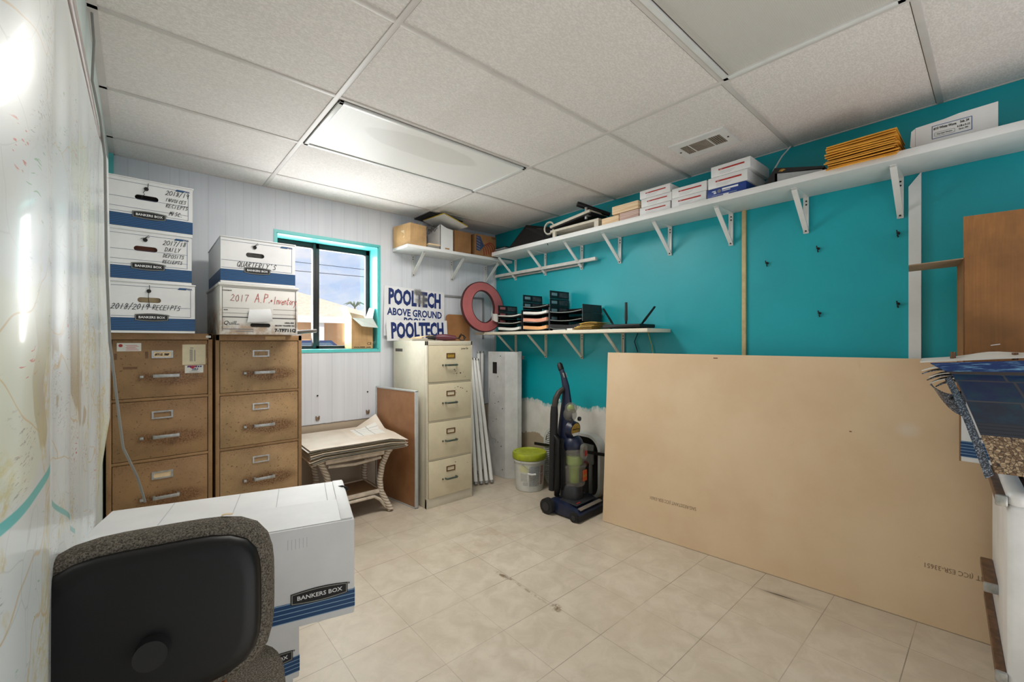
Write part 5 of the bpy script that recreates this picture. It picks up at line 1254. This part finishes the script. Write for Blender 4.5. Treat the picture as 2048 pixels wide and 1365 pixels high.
MB().prism([(-.045, .60), (.045, .60), (.03, .578), (-.03, .578)], -.0125, -.010, 'y').build('crest_base', M_whiteink, q, smooth=False)
text('lettering', 'PowerForce', .016, M_blackdull, q, (0, -.0125, .628), bold=.0004, shear=.2)
MB().ball((.0, .045, .735), (.052, .055, .06)).build('upper_cup', M_cup, t)
MB().ball((.0, .035, .785), (.048, .05, .045)).build('upper_dome', M_cup, t)
MB().ball((.0, .04, .785), (.03, .03, .03)).build('green_core', M_lime, t)
for sx in (-1, 1): MB().tube([(sx*.052, .0, .70), (sx*.052, -.014, .70)], .017, 14).build('latch', M_dgrey, t)
# hose and wand on the left
hs = [(-.095, .10, .12), (-.11, .08, .20), (-.115, .075, .45), (-.105, .08, .55), (-.10, .10, .58), (-.092, .13, .52), (-.09, .14, .3), (-.095, .13, .18)]
MB().tube(hs, [.021+.003*(k % 2) for k in range(len(hs))], 12).build('ribbed_hose', M_black, t)
MB().tube([(-.10, .14, .15), (-.10, .13, .50), (-.10, .12, .74), (-.098, .12, .80)], [.028, .03, .031, .026], 12).build('wand', M_blackdull, t)
MB().tube([(-.098, .12, .79), (-.085, .115, .86), (-.06, .105, .905), (-.02, .095, .93)], [.024, .024, .022, .020], 12).build('hose_elbow', plain('brown_black_hose', (50, 40, 34), .5), t)
c_ = MB()
for k in range(5): c_.tube([(-.085-.004*k, .045+.010*k, .56), (-.09-.004*k, .035+.010*k, .40), (-.088-.004*k, .035+.010*k, .22), (-.085-.004*k, .05+.010*k, .17)], .005, 6)
c_.build('wrapped_cord', M_black, t)

# ------------------------------------------------------------------ leaning drywall sheet
def m_drywall():
    n = NB('tan_drywall_paper'); x, y, z = n.sep()
    col = n.mix(n.ss(n.noise(2.2, 5, .6), .3, .7), rgb(216, 186, 150), rgb(224, 198, 164))
    scuff = n.math('MULTIPLY', n.ss(n.noise(1.0, 3, .6, n.scale(n.obj, (1, 40, 7))), .66, .8), n.ss(n.noise(3, 2), .5, .65))
    col = n.mix(n.math('MULTIPLY', scuff, .35), col, rgb(168, 138, 108))
    pale = n.math('MULTIPLY', n.ell(y, z, -1.62, .88, .06, .05, .9), .5); col = n.mix(pale, col, rgb(226, 216, 204))
    dots = n.ss(n.vor(13), 0.018, .03, 1.0, 0.0)
    col = n.mix(n.math('MULTIPLY', n.math('MULTIPLY', dots, n.ss(n.noise(4, 2), .58, .62)), .7), col, rgb(110, 84, 60))
    n.set(Base_Color=col, Roughness=.62).bump(n.noise(260, 2), .06, .001); return n.m
dw = thing('drywall_sheet', 'large tan drywall sheet leaning against the teal wall', 'drywall sheet', (2.528, 1.888, 0.0)); dw.rotation_euler = (0, math.radians(3.6), math.radians(6.6))
MB().box(0, .0125, -2.0, 0, 0.002, 1.222, .001).build('board', m_drywall(), dw, smooth=False)
M_stamp = plain('grey_stamp_ink', (136, 112, 90), .7, var=0)
# stamped writing, upside down as the sheet stands
text('stamp', 'SAG-RESISTANT (ICC ESR-33651', .030, M_stamp, dw, (-.0006, -.50, .255), (0, 1, 0), (0, 0, -1), sx=.72, ext=.0001)
text('stamp', 'SAG-RESISTANT (ICC ESR-33651', .030, M_stamp, dw, (-.0006, -1.84, .27), (0, 1, 0), (0, 0, -1), sx=.80, ext=.0001)
m = MB().box(-.0006, .0, -.76, -.735, 1.197, 1.203).box(-.0006, 0, -1.41, -1.40, .84, .845)
m.build('nick', M_tape, dw, smooth=False)

# ------------------------------------------------------------------ right: small refrigerator with things piled on top
M_fr = plain('aged_white_enamel', (222, 222, 222), .35, var=.05, sc=5)
M_wood = plain('woodgrain_strip', (104, 74, 52), .45, var=.22, sc=30)
t = thing('refrigerator', 'old small white refrigerator with woodgrain trim at the right edge', 'refrigerator', (2.06, -0.019, 0), math.radians(3.2))
FW, FT = .64, .825
MB().box(.01, FW-.01, -.52, -.062, .05, FT, .008).build('cabinet', M_fr, t)
MB().box(.004, FW-.004, -.066, -.044, .16, FT-.02).build('door_gasket', plain('rusty_gasket', (70, 44, 26), .8, var=.3, sc=40), t, smooth=False)
d = MB().box(0, FW, -.046, .0, .20, FT-.035, .014, 4).build('door', M_fr, t)
MB().box(-.002, FW, -.046, .002, FT-.045, FT+.008, .02, 4).build('top_cap', M_fr, t)
for z, x0, x1 in ((FT-.028, .0, FW), (.235, .0, FW), (.385, .32, .60)):
    q = MB().box(x0+.006, x1, .0, (.024 if x0 == 0 else .036), z-.016, z+.016, .004).build('woodgrain_handle', M_wood, d)
    MB().box(x0-.002, x0+.012, -.002, (.026 if x0 == 0 else .038), z-.018, z+.018, .005).build('chrome_end', M_chrome, q)
MB().box(.02, FW-.02, -.06, -.012, .045, .19, .006).build('kick_plate', M_fr, t)
MB().tube([(.018, -.03, .165), (.014, -.03, .165)], .008, 10).build('screw', M_bronze, t)
for x in (.04, FW-.04):
    for y in (-.48, -.08): MB().cyl((x, y, 0), (x, y, .055), .018, n=12).build('foot', M_blackdull, t)
rr = random.Random(4); m = MB()
for k in range(26):
    z = .2+.022*k+rr.uniform(-.008, .008); w_ = rr.uniform(.002, .010)
    m.hexa([(-.0006, -.052-w_, z-.008), (.0, -.052-w_, z-.008), (.0, -.046, z-.010), (-.0006, -.046, z-.010), (-.0006, -.05-w_*.4, z+.006), (0, -.05-w_*.4, z+.006), (0, -.046, z+.008), (-.0006, -.046, z+.008)])
m.build('rust_flakes', plain('rust_flakes', (140, 84, 36), .9, var=.2, sc=90), t, smooth=False)
FTOP = FT+.0085
# bankers box on it, blue bands facing -x
t = thing('storage_box', 'white storage box with blue bands on the small refrigerator', 'storage box', (2.425, .097, FTOP), 0, 'white storage boxes with blue bands')
W, D, H = .33, .33, .255
MB().box(0, D, -W, 0, 0, H, .003).build('box_body', M_white_card, t)
MB().box(-.0008, D+.0006, -W-.0006, .0006, 0, .062).build('stripe_band', M_stripe_w, t, (0, 0, .018), smooth=False)
MB().box(.0, .006, -.0005, .004, 0, H).build('kraft_edge', M_card_dark, t, smooth=False)
text('lettering', 'IPTU', .014, M_ink, t, (-.0008, -.06, .094), (0, -1, 0), bold=.0004, shear=.2)
# brown carton behind
t = thing('cardboard_box', 'tall brown cardboard carton with raised flaps above the vinyl samples', 'box', (2.545, .094, FTOP+H+.0015), math.radians(7), 'cardboard boxes')
W, D, H2 = .46, .24, .555
M_cardv = m_cardboard('corrugated_brown_carton', (150, 102, 56), True, 1.3)
a = MB(); a.box(0, .004, -W, 0, 0, H2).box(0, D, -.004, 0, 0, H2).box(D-.004, D, -W, 0, 0, H2).box(0, D, -W, -W+.004, 0, H2).box(0, D, -W, 0, 0, .004)
a.build('box_body', M_cardv, t, smooth=False)
MB().hexa([(0, 0, H2), (0, -W, H2), (.004, -W, H2), (.004, 0, H2), (-.02, .002, H2+.165), (-.02, -W, H2+.165), (-.016, -W, H2+.165), (-.016, .002, H2+.165)]).build('raised_flap', M_cardv, t, smooth=False)
MB().hexa([(.0, 0, H2-.004), (D, 0, H2-.004), (D-.01, .16, H2-.012), (.01, .165, H2-.012), (0, 0, H2), (D, 0, H2), (D-.01, .16, H2-.008), (.01, .165, H2-.008)]).build('side_flap', M_card_inside, t, smooth=False)
MB().hexa([(-.0006, -.075, .195), (-.0006, -.10, .20), (0, -.10, .20), (0, -.075, .195), (-.0006, -.075, .198), (-.0006, -.10, .203), (0, -.10, .203), (0, -.075, .198)]).build('white_scratch', M_whiteink, t, smooth=False)
# vinyl liner samples
def m_liner():
    n = NB('blue_stone_vinyl_print')
    uv = n.tc.outputs['UV']; u, v, _ = n.sep(uv)
    sv = n.comb(u, v, 0.0)
    br = n.nt.nodes.new('ShaderNodeTexBrick'); n.put(br.inputs['Vector'], n.scale(sv, (3.6, 3.2, 1))); br.offset = .4; br.squash = 1.5; br.squash_frequency = 2
    br.inputs['Scale'].default_value = 1.0; br.inputs['Mortar Size'].default_value = .022; br.inputs['Brick Width'].default_value = .9; br.inputs['Row Height'].default_value = .75
    br.inputs['Color1'].default_value = rgb(12, 44, 88); br.inputs['Color2'].default_value = rgb(38, 38, 46); br.inputs['Mortar'].default_value = rgb(74, 74, 80)
    mott = n.noise(14, 5, .7, sv)
    stone = n.mix(n.ss(mott, .35, .7), br.outputs['Color'], rgb(40, 98, 116), 'MULTIPLY'); stone = n.mix(n.ss(n.noise(7, 5, .7, sv), .4, .7), br.outputs['Color'], rgb(22, 64, 82))
    stone = n.mix(br.outputs['Fac'], stone, rgb(70, 71, 76))
    pv = n.vor(64, 'F1', 'Color', sv); pd = n.vor(64, 'DISTANCE_TO_EDGE', 'Distance', sv)
    peb = n.mix(n.sep(pv)[0], rgb(112, 84, 58), rgb(198, 172, 138)); peb = n.mix(n.ss(pd, .0, .14, 1, 0), peb, rgb(48, 36, 28))
    band = n.mix(n.math('LESS_THAN', n.math('FRACT', n.math('MULTIPLY', v, 38)), .2), rgb(44, 50, 62), rgb(24, 26, 34))
    wat = n.mix(n.ss(n.noise(1.0, 4, .6, n.scale(sv, (10, 60, 1))), .5, .66), rgb(8, 46, 104), rgb(110, 160, 196))
    col = n.mix(n.math('GREATER_THAN', v, .66), stone, band); col = n.mix(n.math('GREATER_THAN', v, .76), col, peb)
    col = n.mix(n.math('LESS_THAN', v, .10), col, wat); col = n.mix(n.math('MULTIPLY', n.math('GREATER_THAN', v, .10), n.math('LESS_THAN', v, .14)), col, rgb(66, 56, 54))
    n.set(Base_Color=col, Roughness=.32); return n.m
M_liner = m_liner(); M_vback = plain('white_vinyl_back', (216, 214, 208), .5, var=.03)
def m_speck():
    n = NB('speckled_navy_vinyl'); n.set(Base_Color=n.mix(n.ss(n.noise(210, 3, .8), .5, .6), rgb(30, 36, 48), rgb(150, 160, 176)), Roughness=.35); return n.m
M_speck = m_speck()
t = thing('vinyl_sample_book', 'bound book of blue stone vinyl liner samples draped over the storage box', 'sample book', (0, 0, 0))
def hump(y): return .012*math.exp(-((y-.02)/.06)**2)
def bind(u, v):
    y = .205-.62*u; return (2.335+.06*v-.01*u, y, 1.222+.028*min(1, u*2.2)+hump(y)*v+.012*v)
MB().sheet(bind, 24, 4, .004).build('binding_strip', M_vback, t)
for y in (.115, -.04): MB().cyl((2.365, y, 1.236), (2.365, y, 1.262), .008, n=12).build('rivet', M_bronze, t)
def page(u, v):
    # u along the book from its loose end (y=.19) to the right, v from the binding down to the hem
    top = Vector((2.335, .175-.60*u, 1.215+.02*min(1, u*2.2))); k = Vector((2.315, .115-.56*u, 1.178+.01*u)); hem = Vector((1.895, .006-.53*u, .915+.02*u))
    if v < .14:
        s = v/.14; p = top.lerp(k, s); p.x -= .012*math.sin(PI*s); return tuple(p)
    s = (v-.14)/.86; p = k.lerp(hem, s); p.z += .018*math.sin(PI*s); return tuple(p)
MB().sheet(page, 20, 40, .004, uv=True).build('top_sample', M_liner, t)
def edge(u, v): # blue pebble edge of the pages underneath
    p = Vector(page(0, .14+.86*v)); return (p.x+.004, p.y+.004+.016*u, p.z-.006-.014*u)
MB().sheet(edge, 3, 20, .003).build('page_edges', M_speck, t)
for k in range(6):
    def under(u, v, k=k):
        y = .200-.006*k+.008*math.sin(2.3*k)-.40*u
        return (2.322+.006*k+.17*v, y, 1.208-.010*k-.020*math.exp(-u*8)*(1+.12*k)+.007*math.sin(11*u)*math.exp(-u*5))
    MB().sheet(under, 18, 3, .0035).build('under_sample', M_vback if k % 2 == 0 else M_speck, t)
def curl(u, v): return (2.33+.05*v, .175-.095*u, 1.135-.022*math.sin(u*3)-.10*v*u*(1.2-.2*u)-.02*u)
MB().sheet(curl, 8, 8, .003).build('hanging_corner', M_speck, t)
MB().tube([(2.315, .09, 1.115), (2.305, .105, 1.10), (2.30, .118, 1.085)], .004, 6).build('black_tie', M_black, t)

# ------------------------------------------------------------------ front left: storage boxes and the chair
def long_box(label, loc, rz, W, D, H, tilt=0.0):
    t = thing('storage_box', label, 'storage box', loc, rz, 'long white storage boxes by the chair'); t.rotation_euler = (0, tilt, rz)
    MB().box(-W, 0, 0, D, 0, H, .004).build('box_body', M_white_card, t)
    a = MB()
    for x in (-.10, -.26, -.42): a.box(x-.001, x+.001, .01, D*.47, H-.0002, H+.0010)
    for x in (-.06, -.20, -.31, -.48): a.box(x-.001, x+.001, D*.5, D-.01, H-.0002, H+.0010)
    a.build('lid_creases', plain('crease_grey', (188, 188, 190), .7, var=0), t, smooth=False)
    a = MB(); a.faces([(-W+.02, D*.47, H+.0008), (-.01, D*.485, H+.0008), (-.01, D*.485-.002, H+.0008), (-W+.02, D*.47-.002, H+.0008)], [(0, 1, 2, 3)])
    a.build('lid_seam', plain('seam_grey', (120, 116, 112), .8, var=0), t, smooth=False)
    MB().sheet(lambda u, v: (-W+.02+(W-.028)*u, .006+(D*.47-.006)*v, H+.0012+.004*math.sin(PI*u)*v+.0008), 6, 3, .0014).build('lid_flap', M_white_card, t)
    z0, z1 = H*.075, H*.265
    MB().box(-W-.0008, .0008, -.0008, D, 0, z1-z0).build('stripe_band', M_stripe_w, t, (0, 0, z0), smooth=False)
    badge(t, -.088, z1+.008, .070, .0195, -.0008)
    a = MB()
    for k in range(6): a.box(-.165+.009*k, -.164+.009*k, -.0005, 0, H*.80, H*.90)
    a.build('faint_marks', plain('faint_grey', (196, 196, 198), .7, var=0), t, smooth=False)
    return t
RZB = math.radians(-15)
t = long_box('long white storage box on top of the stack behind the office chair', (.455, 1.185, .545), RZB, .63, .375, .262)
MB().tube([(-.02, .30, .263), (-.008, .285, .268), (.004, .28, .262), (.008, .275, .255)], .0035, 6).build('black_tie', M_black, t)
MB().box(-.035, -.004, .008, .367, .2625, .2655, .001).build('end_fold', M_white_card, t)
long_box('long white storage box under the top one, half hidden by the chair seat', (.372, 1.41, .276), math.radians(-4.5), .50, .40, .258)
long_box('long white storage box on the floor at the bottom of the stack', (.36, 1.43, .0005), math.radians(-4.5), .49, .40, .268)

def m_fabric():
    n = NB('grey_woven_upholstery')
    h = n.noise(330, 3, .8); w2 = n.vor(420)
    n.set(Base_Color=n.mix(n.ss(h, .35, .68), rgb(62, 58, 52), rgb(138, 130, 118)), Roughness=.95, Specular_IOR_Level=.1).bump(h, .7, .002); return n.m
M_fab = m_fabric()
ch = thing('office_chair', 'grey fabric office chair with black back shell seen from behind', 'chair', (.03, .955, 0), math.radians(-11))
Bt = rot_at((0, 0, .835), math.radians(-7), 0, 0)
def pillow(hw, hh, y0, y1, p=3.2, bul=.012, n1=40, n2=8):
    """rounded-rectangle cushion between y0 (rear) and y1"""
    t_ = bmesh.new(); rows = []
    for j in range(n2+1):
        a = -PI/2+PI*j/n2; s = max(.0, math.cos(a))**.55; y = (y0+y1)/2+(y1-y0)/2*math.sin(a)
        q = .80+.20*s; row = []
        for i in range(n1):
            b = 2*PI*i/n1; cx, cz = math.cos(b), math.sin(b); r = (abs(cx)**p+abs(cz)**p)**(-1/p)
            row.append(t_.verts.new((hw*q*cx*r, y, hh*q*cz*r)))
        rows.append(row)
    for A, B in zip(rows, rows[1:]):
        for i in range(n1): t_.faces.new((A[i], A[(i+1) % n1], B[(i+1) % n1], B[i]))
    t_.faces.new(rows[0]); t_.faces.new(rows[-1][::-1])
    bmesh.ops.recalc_face_normals(t_, faces=t_.faces[:])
    return t_
MB(Bt)._take(pillow(.172, .142, -.035, .045, 4.0)).build('backrest_cushion', M_fab, ch)
MB(Bt)._take(pillow(.151, .122, -.056, .0, 4.2)).build('back_shell', M_black, ch)
MB(Bt).cyl((.0, -.05, -.035), (0, -.078, -.035), .024, .022, n=24).build('adjuster_knob', M_blackdull, ch)
MB(Bt).sheet(lambda u, v: (.085+.018*u, .005+.012*v+.004*u, .1425+.001*math.sin(5*u)), 4, 3, .001).build('torn_spot', M_cream, ch)
MB().box(.035, .095, -.05, .01, .55, .705, .006).build('rusty_bracket', plain('rusty_orange_metal', (150, 84, 40), .7, .2, var=.25, sc=30), ch)
MB().box(-.06, .03, -.06, -.03, .55, .71, .004).build('back_post', M_black, ch)
MB().box(-.10, .12, -.05, .02, .535, .56, .006).build('post_plate', M_blackdull, ch)
St = rot_at((.035, .105, .565), 0, 0, 0) @ Matrix.Rotation(math.radians(90), 4, 'X')
MB(St)._take(pillow(.160, .150, -.035, .035, 2.8)).build('seat', M_fab, ch)
MB().cyl((.065, .12, .10), (.065, .12, .535), .025, n=16).build('gas_column', M_black, ch)
for k in range(5):
    a = 2*PI*k/5+.3; q = MB().tube([(.065, .12, .12), (.065+.12*math.cos(a), .12+.12*math.sin(a), .095), (.065+.17*math.cos(a), .12+.17*math.sin(a), .07)], [.025, .018, .014], 10).build('base_leg', M_black, ch)
    c = (.065+.17*math.cos(a), .12+.17*math.sin(a)); MB().tube([(c[0]-.012*math.sin(a), c[1]+.012*math.cos(a), .025), (c[0]+.012*math.sin(a), c[1]-.012*math.cos(a), .025)], .025, 16).build('caster', M_blackdull, q)

# ------------------------------------------------------------------ wall map and cable on the left wall
def m_map():
    n = NB('laminated_map'); uv = n.tc.outputs['UV']; u, v, _ = n.sep(uv)
    p0 = n.comb(n.math('MULTIPLY', u, 1.6), n.math('MULTIPLY', v, 1.25), 0.0)
    dn = n.nt.nodes.new('ShaderNodeTexNoise'); dn.inputs['Scale'].default_value = 6; n.put(dn.inputs['Vector'], p0)
    ad = n.nt.nodes.new('ShaderNodeVectorMath'); ad.operation = 'ADD'; n.put(ad.inputs[0], p0); n.put(ad.inputs[1], n.scale(dn.outputs['Color'], .10)); p = ad.outputs[0]
    col = n.mix(n.ss(n.noise(2.2, 5, .6, p), .40, .62), rgb(210, 218, 220), rgb(220, 225, 222))
    town = n.math('MULTIPLY', n.ss(n.noise(3.4, 5, .65, n.scale(p, (1.7, 1.0, 1))), .52, .60), n.math('ADD', .12, n.math('MULTIPLY', .88, n.math('SUBTRACT', n.ss(v, .30, .50), n.ss(v, .85, .97)))))
    fine = n.ss(n.noise(90, 4, .7, p), .38, .62)
    col = n.mix(n.math('MULTIPLY', town, n.math('MULTIPLY', fine, .75)), col, n.mix(n.noise(40, 3, .6, p), rgb(212, 198, 120), rgb(186, 164, 96)))
    water = n.math('MULTIPLY', n.ss(n.noise(1.5, 5, .6, n.comb(n.math('ADD', n.math('MULTIPLY', u, 1.8), 5.0), n.math('MULTIPLY', v, 1.2), 1.7)), .55, .56), n.ss(v, .45, .55))
    col = n.mix(n.math('MULTIPLY', water, .75), col, rgb(172, 158, 128))
    green = n.ss(n.noise(1.8, 3, .5, n.comb(n.math('ADD', u, 9.0), n.math('MULTIPLY', v, 1.5), 4.0)), .57, .60); col = n.mix(n.math('MULTIPLY', green, .30), col, rgb(208, 216, 160))
    road = n.ss(n.vor(4.5, 'DISTANCE_TO_EDGE', 'Distance', p), .002, .006, 1, 0); col = n.mix(n.math('MULTIPLY', road, .55), col, rgb(204, 170, 104))
    road2 = n.ss(n.vor(17, 'DISTANCE_TO_EDGE', 'Distance', p), .006, .016, 1, 0); col = n.mix(n.math('MULTIPLY', road2, n.math('MULTIPLY', .30, n.ss(n.noise(3, 2, .5, p), .45, .6))), col, rgb(140, 146, 140))
    txt = n.math('MULTIPLY', n.ss(n.noise(1.0, 2, .8, n.scale(p, (70, 240, 1))), .57, .63), n.ss(n.noise(7, 2, .5, p), .55, .60)); col = n.mix(n.math('MULTIPLY', txt, .55), col, rgb(120, 106, 110))
    red = n.math('MULTIPLY', n.ss(n.noise(1.0, 2, .8, n.scale(p, (30, 150, 1))), .60, .65), n.ss(n.noise(8, 2, .5, n.scale(p, (1, 1.3, 1))), .60, .63)); col = n.mix(n.math('MULTIPLY', red, .8), col, rgb(204, 90, 64))
    grn = n.math('MULTIPLY', n.ss(n.noise(1.0, 2, .8, n.scale(p, (24, 170, 3))), .62, .66), n.ss(n.noise(8, 2, .5, n.scale(p, (1.1, 1, 7))), .62, .65)); col = n.mix(n.math('MULTIPLY', grn, .7), col, rgb(110, 176, 110))
    tq = n.ss(n.math('ABSOLUTE', n.math('SUBTRACT', v, n.math('ADD', .625, n.math('MULTIPLY', u, -.06)))), .0035, .005, 1, 0); col = n.mix(n.math('MULTIPLY', tq, n.math('LESS_THAN', u, .13)), col, rgb(96, 190, 190))
    t2 = n.ss(n.math('ABSOLUTE', n.math('SUBTRACT', v, n.math('ADD', .52, n.math('MULTIPLY', u, .62)))), .003, .005, 1, 0); col = n.mix(n.math('MULTIPLY', t2, n.math('MULTIPLY', n.math('GREATER_THAN', u, .30), n.math('LESS_THAN', u, .48))), col, rgb(130, 192, 188))
    n.set(Base_Color=col, Roughness=.34, Coat_Weight=.28, Coat_Roughness=.07, Specular_IOR_Level=.4); return n.m
mp = thing('wall_map', 'large rippled laminated wall map hanging on the left wall', 'wall map', (XL, .5, 1.92))
def mapsurf(u, v):
    y = 1.50*u                                   # y=0 near edge, v from top to bottom
    z = -1.22*v
    base = .030+.012*u
    bulge = (.036*math.exp(-((y-.12)/.13)**2))*(1.0-.35*v*v)
    rip = (.0025*math.sin(y*34+1.0)+.002*math.sin(y*21+v*3))*min(1, v*4)
    far = .012*max(0, u-.85)/.15
    curl = 0
    zz = z
    if u > .82 and v > .72:                      # lower far corner curls away and up
        c = (u-.82)/.18*(v-.72)/.28; zz += .16*c; curl = -.02*c; y -= .10*c
    return (max(.004, base+bulge+rip+far+curl), y, zz)
MB().sheet(mapsurf, 120, 60, .0012, uv=True).build('map_sheet', m_map(), mp)
MB().tube([(.034, -.05, .0), (.034, 1.50, .012)], .011, 12, sq=1.3).build('top_rail', plain('brown_rail', (128, 112, 102), .4, .2, var=.06), mp)
for y in (.35, 1.2): MB().box(0.001, .03, y-.01, y+.01, -.006, .02, .002).build('rail_clip', M_grey, mp)
tag(MB().tube([(-.118, 2.05, 2.43), (-.112, 2.04, 2.33), (-.112, 1.96, 2.16), (-.088, 1.86, 2.0), (-.074, 1.78, 1.86), (-.070, 1.76, 1.55), (-.064, 1.80, 1.30), (-.045, 1.82, 1.08), (-.035, 1.86, .96), (.0, 1.93, .84), (.02, 1.97, .74)], .0036, 8).build('grey_cable', plain('cable_grey', (138, 138, 134), .5, var=0)), 'thin grey cable hanging down in front of the wall map', 'cable')
